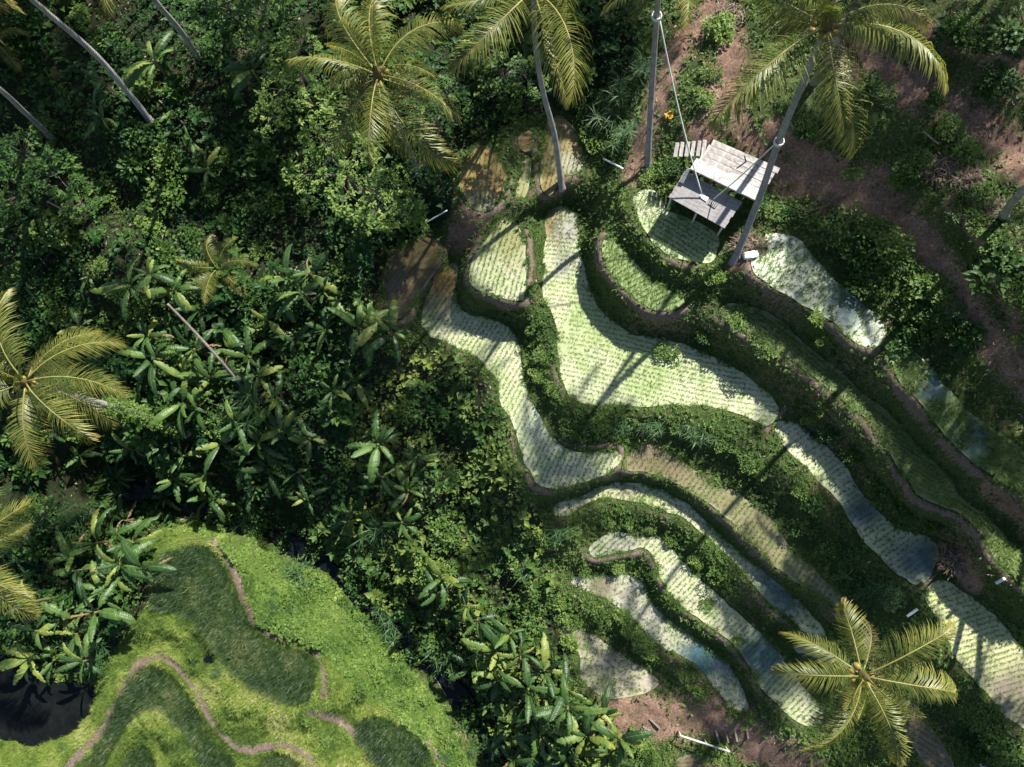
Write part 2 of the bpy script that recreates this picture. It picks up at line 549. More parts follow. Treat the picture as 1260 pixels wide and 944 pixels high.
# name: (label, z, polygon, row angle deg in the picture, spacing, seedling size, colour, clear, patches[(px,py,r,colour)])
FIELDS = [
    ('large pale central paddy with a round grassy island', 0.0, [(673,263),(682,254),(700,255),(710,268),(712,286),(709,301),(714,314),(721,347),(730,372),(747,393),(767,407),(782,415),(818,418),(843,427),(881,443),(920,466),(940,480),(955,495),(954,513),(942,522),(927,516),(907,505),(881,500),(843,496),(792,498),(742,496),(711,495),(702,485),(698,476),(691,456),(688,431),(687,405),(682,382),(673,372),(669,342),(672,311),(673,286)], 12, .235, 1.0, PALE, .0, [(684,276,24,RUST),(702,280,20,GREY),(696,325,16,GREY),(800,455,36,(.42,.48,.24)),(740,400,40,(.4,.47,.22))]),
    ('pale winding paddy with a rust coloured upper neck', -1.1, [(564,321),(560,337),(558,352),(559,370),(570,385),(582,390),(602,395),(625,403),(635,418),(638,443),(642,470),(653,495),(660,508),(676,536),(691,554),(716,559),(752,556),(765,561),(763,569),(742,582),(716,592),(686,601),(665,597),(655,582),(645,561),(635,521),(615,495),(615,471),(605,453),(579,433),(546,418),(523,408),(518,395),(523,377),(531,359),(536,342),(549,329)], -62, .24, 1.0, PALE, .02, [(546,352,30,RUST),(672,530,34,(.4,.44,.38))]),
    ('teardrop paddy with olive top above the winding paddy', .9, [(611,275),(623,271),(635,275),(641,287),(644,304),(646,317),(647,334),(645,351),(646,367),(629,367),(609,361),(590,357),(580,348),(578,336),(582,319),(596,302),(606,287)], -72, .24, 1.1, (.5,.5,.36), .06, [(623,290,34,OLIV)]),
    ('small rounded rust brown paddy near the jungle edge', 1.5, [(576,197),(587,181),(599,181),(612,192),(621,215),(621,228),(612,246),(601,259),(581,255),(574,244),(566,232),(567,221),(572,206)], -80, .22, .8, (.26,.18,.05), .0, [(593,250,14,(.36,.34,.2))]),
    ('thin sliver paddy between two small brown paddies', 1.4, [(643,194),(652,192),(652,210),(649,232),(646,244),(634,245),(637,232),(642,217)], -75, .24, .8, OLIV, 0, []),
    ('tiny rust paddy at the head of the sliver paddy', 1.7, [(640,168),(653,160),(655,182),(643,185)], -75, .24, .6, RUST, 0, []),
    ('long brown paddy at the foot of a curved palm', 1.5, [(672,179),(671,163),(675,147),(689,142),(698,149),(709,169),(716,179),(715,197),(715,210),(700,214),(688,214),(682,228),(678,240),(668,232),(667,217),(670,197)], -80, .22, .8, (.23,.17,.05), .0, [(704,204,14,GREY),(682,200,10,(.28,.3,.1))]),
    ('bright green crescent paddy below the platform bank', 2.0, [(742,298),(752,290),(762,306),(782,329),(798,347),(818,358),(841,365),(840,375),(818,380),(798,376),(775,359),(754,339),(744,316)], -30, .23, 1.5, (.24,.32,.1), .0, []),
    ('pale paddy under the wooden swing platform', 3.0, [(779,243),(790,236),(805,235),(813,246),(818,262),(824,264),(845,268),(870,280),(886,294),(880,312),(872,323),(850,320),(829,313),(810,303),(800,288),(786,268)], 35, .22, 1.3, (.5,.54,.36), .05, []),
    ('glinting flooded paddy with sparse seedlings by the leaning palm', 3.6, [(940,287),(976,292),(998,314),(1024,344),(1049,365),(1087,398),(1090,415),(1077,428),(1047,418),(1024,392),(993,375),(965,359),(940,344),(928,330),(926,300)], 40, .24, 1.5, (.6,.62,.56), .2, [(1040,375,26,SKY_REFL)]),
    ('shaded flooded strip paddy with blue open water', 3.45, [(1082,418),(1098,408),(1118,430),(1151,460),(1164,480),(1194,513),(1230,536),(1262,554),(1300,590),(1300,640),(1262,609),(1237,592),(1207,574),(1181,551),(1156,523),(1128,482),(1115,476),(1098,450)], 40, .2, 2.1, (.2,.29,.09), .16, [(1145,478,18,SKY_REFL),(1195,540,22,SKY_REFL)]),
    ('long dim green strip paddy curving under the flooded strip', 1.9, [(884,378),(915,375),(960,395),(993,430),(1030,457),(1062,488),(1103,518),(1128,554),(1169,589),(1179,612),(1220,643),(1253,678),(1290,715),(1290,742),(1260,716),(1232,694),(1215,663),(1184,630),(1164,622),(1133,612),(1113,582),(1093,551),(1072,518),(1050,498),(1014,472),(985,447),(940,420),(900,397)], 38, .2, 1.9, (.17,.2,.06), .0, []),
    ('strip paddy ending in a rounded blue pool', -0.4, [(955,518),(976,518),(998,536),(1021,556),(1039,574),(1049,597),(1075,627),(1105,655),(1138,658),(1152,668),(1152,691),(1141,711),(1128,720),(1115,711),(1093,694),(1067,668),(1049,638),(1026,607),(1004,584),(978,559),(953,531)], -38, .25, 1.0, (.58,.57,.42), .1, [(1125,690,30,SKY_REFL),(1060,625,20,SKY_REFL)]),
    ('bright paddy with trunk shadows beside the lower crown palm', -0.6, [(1141,728),(1152,718),(1166,716),(1185,730),(1213,749),(1236,775),(1252,798),(1290,845),(1300,915),(1250,890),(1225,865),(1217,852),(1202,836),(1183,817),(1171,794),(1160,771),(1152,756),(1139,737)], -22, .24, 1.1, (.6,.58,.36), .0, [(1245,850,34,MUDC)]),
    ('drying brown strip paddy with a few lit rows', -1.5, [(768,566),(785,553),(797,548),(815,553),(840,572),(862,588),(880,598),(905,606),(925,623),(940,634),(955,643),(964,665),(980,686),(1003,707),(1030,728),(1050,745),(1035,750),(1010,732),(985,716),(960,700),(942,682),(925,667),(905,644),(880,620),(850,602),(820,585),(790,578),(770,577)], -55, .25, 1.2, (.25,.22,.12), .02, [(810,565,40,(.22,.15,.1))]),
    ('narrow arched paddy with a tan rim and a muddy hollow', -2.6, [(679,628),(684,622),(697,616),(724,610),(735,603),(754,596),(773,594),(798,599),(821,607),(840,618),(862,638),(894,668),(920,692),(960,720),(985,745),(1018,782),(1005,790),(975,763),(940,730),(912,698),(896,682),(862,650),(840,633),(798,619),(754,611),(730,613),(707,627),(697,633),(684,633)], 14, .23, 1.1, (.56,.54,.37), .1, [(770,603,7,MUDC),(960,735,34,SKY_REFL)]),
    ('grey green arched paddy wrapping a grassy hump', -3.6, [(726,676),(735,666),(747,660),(762,656),(781,662),(800,662),(812,664),(827,677),(840,694),(855,712),(878,730),(899,749),(920,768),(938,783),(960,806),(978,838),(1009,869),(1015,893),(988,893),(960,866),(940,848),(925,818),(915,802),(886,777),(855,756),(829,733),(817,714),(812,696),(803,680),(790,672),(773,674),(747,681),(732,684)], -40, .24, 1.2, (.54,.53,.39), .12, [(755,668,28,GREY),(940,800,36,SKY_REFL)]),
    ('grey muddy paddy sliding into blue shade', -4.6, [(701,714),(718,710),(752,710),(775,707),(791,718),(796,737),(806,752),(831,773),(861,791),(890,812),(909,838),(914,857),(922,872),(905,876),(894,862),(876,836),(859,816),(841,805),(818,795),(798,785),(785,762),(762,745),(745,735),(718,723)], 40, .26, 1.2, (.46,.44,.38), .15, [(742,722,14,MUDC),(870,810,30,SKY_REFL)]),
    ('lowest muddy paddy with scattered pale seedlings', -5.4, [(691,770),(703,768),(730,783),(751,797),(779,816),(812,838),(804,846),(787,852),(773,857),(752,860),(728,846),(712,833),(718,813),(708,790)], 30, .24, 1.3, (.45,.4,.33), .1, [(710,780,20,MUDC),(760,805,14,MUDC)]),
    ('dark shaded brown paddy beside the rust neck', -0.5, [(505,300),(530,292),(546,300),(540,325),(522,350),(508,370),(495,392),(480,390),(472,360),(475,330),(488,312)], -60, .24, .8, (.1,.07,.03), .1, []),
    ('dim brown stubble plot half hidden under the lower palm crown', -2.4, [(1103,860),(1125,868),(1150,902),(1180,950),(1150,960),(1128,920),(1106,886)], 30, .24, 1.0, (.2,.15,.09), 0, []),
    ('brown plot at the foot of the bamboo rail', -5.7, [(830,938),(845,930),(870,930),(888,940),(895,975),(828,975)], 0, .22, .9, (.24,.19,.14), 0, []),
]
# mature rice on the near bank: (label, z, polygon)
RIPE = [
    ('dark mature rice in a long curved plot below the bananas', -4.9, [(195,690),(215,676),(250,668),(270,684),(283,705),(290,725),(301,747),(313,772),(335,792),(360,797),(380,803),(388,818),(388,845),(378,864),(350,860),(330,850),(310,843),(290,825),(270,800),(250,768),(225,750),(205,752),(192,745),(188,720)]),
    ('dark mature rice in a horseshoe plot inside the footpath', -6.05, [(162,832),(182,818),(203,821),(220,836),(238,860),(250,882),(258,905),(285,928),(300,950),(262,950),(248,925),(235,902),(217,886),(205,868),(185,868),(165,880),(152,900),(140,925),(118,960),(96,960),(130,905),(146,868)]),
    ('dark mature rice in a tongue shaped plot near the stream', -6.4, [(440,890),(455,880),(475,882),(500,895),(525,915),(540,950),(475,950),(455,920),(440,905)]),
    ('small triangle of dark mature rice inside the horseshoe plot', -6.9, [(163,925),(178,914),(190,924),(197,960),(152,960)]),
    ('small corner of dark mature rice by the footpath end', -6.5, [(322,935),(345,924),(366,932),(376,960),(310,960)]),
]
POND = ('pond', -7.2, [(-40,800),(0,812),(30,818),(60,838),(112,846),(115,862),(105,886),(80,906),(50,916),(20,913),(0,903),(-40,890)])
STREAM_L = [(150,600),(220,622),(300,645),(345,664),(395,688),(430,718),(468,758),(508,798),(545,832),(572,866),(600,910),(622,955),(650,1030)]
CTRL = [(1260,0,9),(1100,0,8),(1100,120,7),(1200,250,6.6),(1150,320,6),(1240,430,6),(1260,300,7.5),(950,100,6),(880,100,5),(800,100,4.2),(960,230,5),(1060,240,5.6),(700,60,4),(600,100,3.2),(500,60,2.5),(500,230,.6),(450,330,-1.2),(420,300,-1),(420,450,-3),(540,480,-3),(560,560,-4),(600,640,-5),(640,700,-5.2),(660,800,-6.2),(680,900,-6.8),(760,900,-6.2),(850,900,-5.8),(960,930,-5.4),(1050,944,-4.5),(1150,944,-3),(1260,944,-1.5),
        (300,100,2),(150,100,2.5),(0,0,4),(0,250,1),(150,300,0),(300,300,-1),(300,450,-3.5),(150,450,-2.5),(0,450,-2),(0,600,-4.5),(150,580,-5),(300,590,-6.6),(450,640,-7),(40,720,-5.6),(140,720,-6),
        (250,655,-5.0),(330,720,-5.6),(420,780,-6.9),(480,840,-7.2),(540,920,-7.6),(400,880,-5.6),(320,900,-5.8),(225,785,-5.0),(235,815,-5.6),(180,796,-5.7),(120,880,-6.1),(215,915,-6.2),(300,880,-5.7),(290,850,-5.2),(100,905,-6.3),(50,935,-6.9),(150,940,-6.8),(230,930,-6.5),
        (-250,-250,7),(-250,500,1),(-250,1100,-3),(300,1250,-4),(680,1250,-10.5),(1000,1250,-5),(1450,1150,0),(1550,500,9),(1500,-250,13),(700,-300,8),(300,-300,6)]


ZS = 1.08
FIELDS = [(f[0], f[1] * ZS) + f[2:] for f in FIELDS]
RIPE = [(r[0], r[1] * ZS, r[2]) for r in RIPE]
POND = (POND[0], POND[1] * ZS, POND[2])
CTRL = [(x_, y_, z_ * ZS) for x_, y_, z_ in CTRL]
ZST = -9.0 * ZS


def grow(P, d, wob=0.0):
    """push a closed outline outward by d, with a hand dug wobble"""
    c = np.roll(P, -1, 0) - np.roll(P, 1, 0)
    c /= np.linalg.norm(c, axis=1)[:, None] + 1e-9
    area = np.sum(P[:, 0] * np.roll(P[:, 1], -1) - np.roll(P[:, 0], -1) * P[:, 1])
    o = np.c_[c[:, 1], -c[:, 0]] * (1 if area > 0 else -1)
    k = d + wob * (vnoise(P[:, 0], P[:, 1], .55, 51) - .5) * 2
    return P + o * k[:, None]


def topoly(px, z, it=1, closed=True):
    return smooth_poly([at(x, y, z)[:2] for x, y in px], it, closed)


# ------------------------------------------------------------------ terrain
xs = np.r_[-400, -250, -150, -100, -75, -60, -56, -50, np.arange(-45, 35, .155), 38, 42, 48, 56, 68, 90, 140, 240, 400]
ys = np.r_[-400, -250, -150, -90, -60, -45, -36, -29, np.arange(-24.5, 39, .155), 42, 47, 54, 64, 80, 110, 160, 260, 400]
GX, GY = np.meshgrid(xs, ys, indexing='ij')
cp = np.array([(*at(x, y, z)[:2], z) for x, y, z in CTRL])
num = np.zeros(GX.shape)
den = np.zeros(GX.shape)
for cx, cy, cz in cp:
    wgt = 1.0 / ((GX - cx) ** 2 + (GY - cy) ** 2 + 1.5) ** 1.6
    num += wgt * cz
    den += wgt
BASE = num / den
flats = []                                          # (polygon, z, bund strength)
for f in FIELDS:
    flats.append([grow(topoly(f[2], f[1], 2), .1, .09), f[1], 1.0, 'paddy'])
for r in RIPE:
    flats.append([topoly(r[2], r[1]), r[1], .25, 'ripe'])
POND_P = grow(topoly(POND[2], POND[1], 2), .05, .3)
flats.append([POND_P, POND[1], .1, 'pond'])
sl = topoly(STREAM_L, ZST, 2, False)
tg = np.gradient(sl, axis=0)
tg /= np.linalg.norm(tg, axis=1)[:, None]
nn = np.c_[-tg[:, 1], tg[:, 0]]
wd = .5 + .2 * np.sin(np.arange(len(sl)) * .9)[:, None]
stream_poly = np.r_[sl + nn * wd, (sl - nn * wd)[::-1]]
BENCH = [([(70,955),(120,908),(143,870),(153,845),(166,824),(182,809),(201,807),(220,820),(240,848),(258,880),(275,910),(300,925),(330,918),(355,916),(380,930),(395,960)], -5.85, .28),
         ([(100,955),(140,918),(158,893),(170,880),(186,873),(206,875),(222,893),(240,908),(256,930),(272,955)], -5.8, .22),
         ([(190,752),(225,755),(250,774),(270,806),(292,832),(315,850),(350,868)], -4.8, .25),
         ([(262,664),(281,690),(293,720),(303,745),(318,776),(345,787),(372,790),(394,808),(400,835),(398,856)], -4.75, .25)]
for L_, z_, w_ in BENCH:
    q_ = topoly(L_, z_ * ZS, 2, False)
    t_ = np.gradient(q_, axis=0)
    t_ /= np.linalg.norm(t_, axis=1)[:, None]
    n_ = np.c_[-t_[:, 1], t_[:, 0]] * w_
    flats.append([np.r_[q_ + n_, (q_ - n_)[::-1]], z_ * ZS, 0, 'bench'])
POOL = topoly([(247,814),(258,803),(266,800),(270,808),(262,817)], -5.3 * ZS, 1)
flats.append([POOL, -5.3 * ZS, 0, 'pond'])
flats.append([stream_poly, ZST, 0, 'stream'])

LIME_POLY = [(185,655),(240,635),(300,655),(350,690),(410,710),(440,740),(480,790),(520,840),(550,880),(590,960),(600,1040),(-80,1040),(-80,900),(0,903),(50,916),(105,886),(115,860),(150,790),(185,745)]
R_ = 5.0
num = BASE * .05
den = np.full(GX.shape, .05)
INS = np.full(GX.shape, -1)
NEAR = np.full(GX.shape, -1)
DF = np.full(GX.shape, 9.0)
BUND = np.zeros(GX.shape)
for fi, (P, z, bs, kd) in enumerate(flats):
    lo, hi = P.min(0) - R_, P.max(0) + R_
    i0, i1 = np.searchsorted(xs, [lo[0], hi[0]])
    j0, j1 = np.searchsorted(ys, [lo[1], hi[1]])
    if i1 <= i0 or j1 <= j0:
        continue
    s = (slice(i0, i1), slice(j0, j1))
    X, Y = GX[s], GY[s]
    d = segdist(X, Y, P)
    ins = inpoly(X, Y, P)
    d = np.where(ins, 0, d)
    wgt = np.clip(1 / (d + .2) ** 3 - 1 / (R_ + .2) ** 3, 0, None)
    num[s] += wgt * z
    den[s] += wgt
    INS[s] = np.where(ins & (INS[s] < 0), fi, INS[s])
    if kd == 'bench':
        continue
    NEAR[s] = np.where(d < DF[s], fi, NEAR[s])
    DF[s] = np.minimum(DF[s], d)
    if bs:
        bw = np.clip(-.1 + 1.1 * vnoise(X, Y, 1.6, 40) + .5 * vnoise(X, Y, .4, 41), 0, 1)
        BUND[s] = np.maximum(BUND[s], bs * np.exp(-((d - .24) / .2) ** 2) * bw * ~ins)
GZ = num / den
for fi, (P, z, bs, kd) in enumerate(flats):
    if bs:
        BUND = np.where(NEAR == fi, BUND * np.clip(.15 + (z - GZ) * 22, .1, 1), BUND)
PX, PY = proj(GX, GY, GZ)
LIME0 = inpoly(PX, PY, LIME_POLY)
near = (np.abs(GX) < 60) & (np.abs(GY) < 60)
GZ += np.where((INS < 0) & near, (fbm(GX, GY, 2.2, 5) - .5) * .5 * np.clip(DF / 1.2, 0, 1) + (vnoise(GX, GY, .5, 9) - .5) * .14 * np.clip(DF / .5, 0, 1), 0)
GZ += np.where(LIME0 & (INS < 0), (fbm(GX, GY, 2.2, 45) - .5) * 1.0 * np.clip(DF / 1.0, 0, 1) + (vnoise(GX, GY, .45, 46) - .5) * .16, 0)
GZ += BUND * .11
for fi, (P, z, bs, kd) in enumerate(flats):
    dep = {'paddy': .14, 'ripe': .05, 'pond': .8, 'stream': .5, 'bench': 0}[kd]
    GZ[INS == fi] = z - dep if kd != 'bench' else GZ[INS == fi]
PX, PY = proj(GX, GY, GZ)

SOIL_LINES = [([(948,212),(1000,224),(1060,238),(1100,262),(1140,302),(1172,350),(1200,400),(1235,440),(1290,490)], 23), ([(1040,66),(1080,92),(1130,112),(1180,138),(1230,172),(1290,230)], 27), ([(955,160),(1010,205),(1090,222)], 16), ([(900,90),(905,150),(930,190)], 16), ([(1170,250),(1215,300),(1250,400)], 10), ([(1120,20),(1200,70),(1270,90)], 10), ([(782,212),(790,180),(800,150),(812,110),(828,70),(850,40),(880,10)], 17), ([(860,170),(890,140),(886,110),(905,60),(890,25)], 20),
              ([(775,872),(840,885),(905,888),(940,925),(985,945)], 30), ([(577,272),(566,292)], 20), ([(690,226),(704,222)], 8), ([(915,303),(930,322),(905,326)], 12), ([(1180,690),(1195,720)], 14), ([(1215,600),(1290,665)], 9), ([(1020,455),(1080,520)], 8), ([(950,260),(1010,262)], 8)]
PATH_LINES = [([(70,955),(120,908),(143,870),(153,845),(166,824),(182,809),(201,807),(220,820),(240,848),(258,880),(275,910),(300,925),(330,918),(355,916),(380,930),(395,960)], 4.2),
              ([(262,664),(281,690),(293,720),(303,745),(318,776),(345,787),(372,790),(394,808),(400,835),(398,856)], 3.4), ([(378,878),(415,882),(440,905),(470,940),(490,970)], 4), ([(525,910),(550,950)], 3)]
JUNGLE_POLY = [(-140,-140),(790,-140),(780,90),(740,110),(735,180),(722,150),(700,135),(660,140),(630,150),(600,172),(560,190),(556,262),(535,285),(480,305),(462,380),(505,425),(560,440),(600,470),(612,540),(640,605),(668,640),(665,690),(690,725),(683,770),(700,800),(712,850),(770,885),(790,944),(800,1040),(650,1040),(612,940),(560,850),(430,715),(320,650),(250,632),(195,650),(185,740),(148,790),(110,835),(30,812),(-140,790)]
soil = np.zeros(GX.shape)
for L, r in SOIL_LINES:
    d = segdist(PX, PY, smooth_poly(L, 2, False), False)
    soil = np.maximum(soil, np.clip(1.25 - d / r * .75, 0, 1))
SOILW = soil.copy()
path = np.zeros(GX.shape)
for L, r in PATH_LINES:
    d = segdist(PX, PY, smooth_poly(L, 2, False), False)
    path = np.maximum(path, np.clip(1.7 - d / r + (vnoise(GX, GY, .7, 47) - .5) * 1.1 + (vnoise(GX, GY, 2.3, 48) - .5) * .5, 0, 1))
LIME = inpoly(PX, PY, LIME_POLY)
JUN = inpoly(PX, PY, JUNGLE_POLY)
# bare soil shows between plants on the terrace banks
bank = ~LIME & ~JUN
soil = np.maximum(soil, np.where(bank, .62 * fbm(GX, GY, 3.0, 21) ** 1.2, .05))
soil = np.where(LIME, .05, soil)
GZ -= np.where(near, path * .03, 0)

nx, ny = GX.shape
ii, jj = np.meshgrid(np.arange(nx - 1), np.arange(ny - 1), indexing='ij')
a = (ii * ny + jj).ravel()
quads = np.c_[a, a + ny, a + ny + 1, a + 1]
gme = mesh_np('ground', np.c_[GX.ravel(), GY.ravel(), GZ.ravel()], quads, M['ground'], {
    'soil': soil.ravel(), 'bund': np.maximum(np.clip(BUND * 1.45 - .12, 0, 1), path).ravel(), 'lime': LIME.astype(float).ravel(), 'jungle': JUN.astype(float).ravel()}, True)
tag(link('ground', gme), 'hillside of brown soil cut into curved terraces around a valley', 'ground', kind='structure')


def bil(A, x, y):
    i = np.clip(np.searchsorted(xs, x) - 1, 0, nx - 2)
    j = np.clip(np.searchsorted(ys, y) - 1, 0, ny - 2)
    u = np.clip((x - xs[i]) / (xs[i + 1] - xs[i]), 0, 1)
    v = np.clip((y - ys[j]) / (ys[j + 1] - ys[j]), 0, 1)
    return (A[i, j] * (1 - u) + A[i + 1, j] * u) * (1 - v) + (A[i, j + 1] * (1 - u) + A[i + 1, j + 1] * u) * v


def zat(x, y):
    return float(bil(GZ, np.array([x]), np.array([y]))[0])


def onground(px, py):
    z = 0.0
    for _ in range(12):
        p = at(px, py, z)
        z = .5 * z + .5 * zat(p.x, p.y)
    p = at(px, py, z)
    return Vector((p.x, p.y, zat(p.x, p.y)))


# ------------------------------------------------------------------ leaf geometry
def dirs(az, el):
    ca, sa, ce, se = np.cos(az), np.sin(az), np.cos(el), np.sin(el)
    return np.stack([ce * ca, ce * sa, se], -1), np.stack([-se * ca, -se * sa, ce], -1), np.stack([-sa, ca, 0 * sa], -1)


def kites(P, D, U, S, L, W, droop=.15):
    """folded leaf: base, left, tip, right (two triangles)"""
    L, W = L[:, None], W[:, None]
    mid = P + D * L * .42
    V = np.stack([P, mid + S * W + U * W * .3, P + D * L - np.array([0, 0, 1.]) * L * droop, mid - S * W + U * W * .3], 1)
    n = len(P)
    b = np.arange(n)[:, None] * 4
    Fc = np.concatenate([b + np.array([[0, 3, 2]]), b + np.array([[0, 2, 1]])], 1).reshape(-1, 3)
    return V.reshape(-1, 3), Fc


def blades(P, D, S, L, W, bend=.5):
    """curved grass blade: 5 verts, 3 triangles"""
    L, W = L[:, None], W[:, None]
    H = D * np.array([1, 1, 0.])
    H = H / (np.linalg.norm(H, axis=1)[:, None] + 1e-6)
    mid = P + D * L * .55
    tip = P + D * L * .85 + H * L * bend * .5 - np.array([0, 0, 1.]) * L * bend * .22
    V = np.stack([P - S * W, P + S * W, mid + S * W * .8, mid - S * W * .8, tip], 1)
    n = len(P)
    b = np.arange(n)[:, None] * 5
    Fc = np.concatenate([b + np.array([[0, 1, 2]]), b + np.array([[0, 2, 3]]), b + np.array([[3, 2, 4]])], 1).reshape(-1, 3)
    return V.reshape(-1, 3), Fc


def rep(a, k):
    return np.repeat(a, k, axis=0)


X0, X1, Y0, Y1 = -44.0, 34.0, -24.0, 38.0


def cand(n, pad=40, box_=None):
    bx = box_ or (X0, X1, Y0, Y1)
    x = rng.uniform(bx[0], bx[1], n)
    y = rng.uniform(bx[2], bx[3], n)
    z = bil(GZ, x, y)
    px, py = proj(x, y, z)
    k = (px > -pad) & (px < 1260 + pad) & (py > -pad) & (py < 944 + pad)
    return x[k], y[k], z[k], px[k], py[k]


def nofield(x, y, m=.12):
    return bil(DF, x, y) > m


# ------------------------------------------------------------------ water and rice
def field_mesh(name, P, z, colfn, clear, mat, gap=.45, edge=True):
    P = np.asarray(P)
    lo, hi = P.min(0), P.max(0)
    gx, gy = np.meshgrid(np.arange(lo[0], hi[0], gap), np.arange(lo[1], hi[1], gap), indexing='ij')
    gx, gy = gx.ravel(), gy.ravel()
    k = inpoly(gx, gy, P)
    gx, gy = gx[k], gy[k]
    d = segdist(gx, gy, P)
    gx, gy = gx[d > .3], gy[d > .3]
    n = len(P)
    c = np.roll(P, -1, 0) - np.roll(P, 1, 0)
    c /= np.linalg.norm(c, axis=1)[:, None] + 1e-9
    area = .5 * np.sum(P[:, 0] * np.roll(P[:, 1], -1) - np.roll(P[:, 0], -1) * P[:, 1])
    inn = np.c_[-c[:, 1], c[:, 0]] * (1 if area > 0 else -1)
    I = P + inn * .13
    ok = inpoly(I[:, 0], I[:, 1], P) & (segdist(I[:, 0], I[:, 1], P) > .1)
    I = I[ok]
    pts = [Vector(p) for p in P] + [Vector(p) for p in I] + [Vector(p) for p in zip(gx, gy)]
    r = delaunay_2d_cdt(pts, [], [list(range(n))] if area > 0 else [list(range(n))[::-1]], 1, 1e-4)
    V = np.array([(v.x, v.y, z) for v in r[0]])
    T = np.array([f for f in r[2] if len(f) == 3])
    nrm = (V[T[:, 1], 0] - V[T[:, 0], 0]) * (V[T[:, 2], 1] - V[T[:, 0], 1]) - (V[T[:, 1], 1] - V[T[:, 0], 1]) * (V[T[:, 2], 0] - V[T[:, 0], 0])
    T[nrm < 0] = T[nrm < 0][:, ::-1]
    at_ = None
    if colfn:
        dd = segdist(V[:, 0], V[:, 1], P)
        col = colfn(V[:, 0], V[:, 1], V[:, 2])
        if edge:
            e = np.clip(1 - dd / .1, 0, 1)[:, None]
            e = .7 * e * np.clip(vnoise(V[:, 0], V[:, 1], .9, 61)[:, None] * 2.2 - .8, 0, 1)
            col = col * (1 - e) + np.array([.52, .49, .4]) * e
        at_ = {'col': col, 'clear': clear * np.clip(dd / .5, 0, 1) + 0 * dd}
    return mesh_np(name, V, T, mat, at_, True)


ISLE = at(820, 435, 0)
for fi, (label, z, poly, ang, sp, sz, base, clear, patches) in enumerate(FIELDS):
    P = flats[fi][0]

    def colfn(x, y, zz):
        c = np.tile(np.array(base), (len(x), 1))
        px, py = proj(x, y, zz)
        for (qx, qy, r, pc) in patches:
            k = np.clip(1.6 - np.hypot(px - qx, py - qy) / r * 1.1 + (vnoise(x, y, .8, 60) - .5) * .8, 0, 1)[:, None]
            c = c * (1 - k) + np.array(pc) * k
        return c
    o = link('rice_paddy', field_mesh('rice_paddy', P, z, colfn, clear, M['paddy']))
    tag(o, label, 'rice paddy', 'flooded rice paddies on the terraces', 'structure')
    # seedlings in rows
    lo, hi = P.min(0) - 1, P.max(0) + 1
    R = np.hypot(*(hi - lo))
    n_ = int(R / sp)
    u, v = np.meshgrid(np.arange(-n_, n_) * sp * 1.12, np.arange(-2 * n_, 2 * n_) * sp * .48, indexing='ij')
    th = -math.radians(ang) + PI / 2
    # rows wander a little, as hand planted rows do
    u = u + .2 * np.sin(v / 2.6 + fi)
    u, v = u.ravel() + rng.normal(0, .014, u.size), v.ravel() + rng.normal(0, .03, u.size)
    cx, cy = (lo + hi) / 2
    x = cx + u * math.cos(th) - v * math.sin(th)
    y = cy + u * math.sin(th) + v * math.cos(th)
    k = inpoly(x, y, P)
    x, y = x[k], y[k]
    k = segdist(x, y, P) > .16
    keep = .95 - .4 * clear
    k &= (rng.random(len(x)) < keep) & (fbm(x, y, 1.2, 70 + fi) > .2 + .5 * clear)
    if fi == 0:
        k &= np.hypot(x - ISLE.x, y - ISLE.y) > .75
    x, y = x[k], y[k]
    if len(x) == 0:
        continue
    if 'muddy' in label or 'glinting' in label:
        x = x + rng.normal(0, .07, len(x))
        y = y + rng.normal(0, .07, len(x))
    nb = 7
    n = len(x)
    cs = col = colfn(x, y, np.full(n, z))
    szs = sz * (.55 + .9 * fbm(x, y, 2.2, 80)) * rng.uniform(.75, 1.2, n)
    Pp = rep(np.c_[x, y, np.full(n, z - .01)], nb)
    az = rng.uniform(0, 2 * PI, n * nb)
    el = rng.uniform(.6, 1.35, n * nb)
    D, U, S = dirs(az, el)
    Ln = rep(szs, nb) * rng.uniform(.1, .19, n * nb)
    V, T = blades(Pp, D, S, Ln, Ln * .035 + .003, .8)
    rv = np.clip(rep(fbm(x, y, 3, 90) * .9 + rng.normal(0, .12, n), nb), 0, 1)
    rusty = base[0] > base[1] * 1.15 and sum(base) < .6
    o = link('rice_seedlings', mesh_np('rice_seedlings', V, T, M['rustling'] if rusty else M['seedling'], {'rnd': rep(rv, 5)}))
    tag(o, 'young rice planted in rows in the ' + ' '.join(label.split()[:8]), 'rice seedlings', 'young rice on the terraces', 'stuff')

# islet in the big paddy
def scatter_tufts(x, y, z, nb, lmin, lmax, wid, elmin, elmax, bend, tint):
    n = len(x)
    Pp = rep(np.c_[x, y, z], nb) + np.c_[rng.normal(0, .03, (n * nb, 2)), np.zeros(n * nb)]
    az = rng.uniform(0, 2 * PI, n * nb)
    el = rng.uniform(elmin, elmax, n * nb)
    D, U, S = dirs(az, el)
    Ln = rep(rng.uniform(lmin, lmax, n), nb) * rng.uniform(.6, 1.1, n * nb)
    V, T = blades(Pp, D, S, Ln, Ln * wid + .003, bend)
    return V, T, rep(np.clip(rep(tint, nb) + rng.normal(0, .08, n * nb), 0, 1), 5)


for label, z, poly in RIPE:
    P = topoly(poly, z)
    lo, hi = P.min(0), P.max(0)
    n = int(np.prod(hi - lo) * 70)
    x, y = rng.uniform(lo[0], hi[0], n), rng.uniform(lo[1], hi[1], n)
    k = inpoly(x, y, P)
    x, y = x[k], y[k]
    V, T, rv = scatter_tufts(x, y, np.full(len(x), z + .12), 9, .5, .85, .012, .95, 1.5, .8, np.clip((fbm(x, y, 1.1, 33) - .5) * 1.5 + .38, 0, 1))
    tag(link('mature_rice', mesh_np('mature_rice', V, T, M['ripe'], {'rnd': rv})), label, 'rice crop', 'mature rice on the near bank', 'stuff')

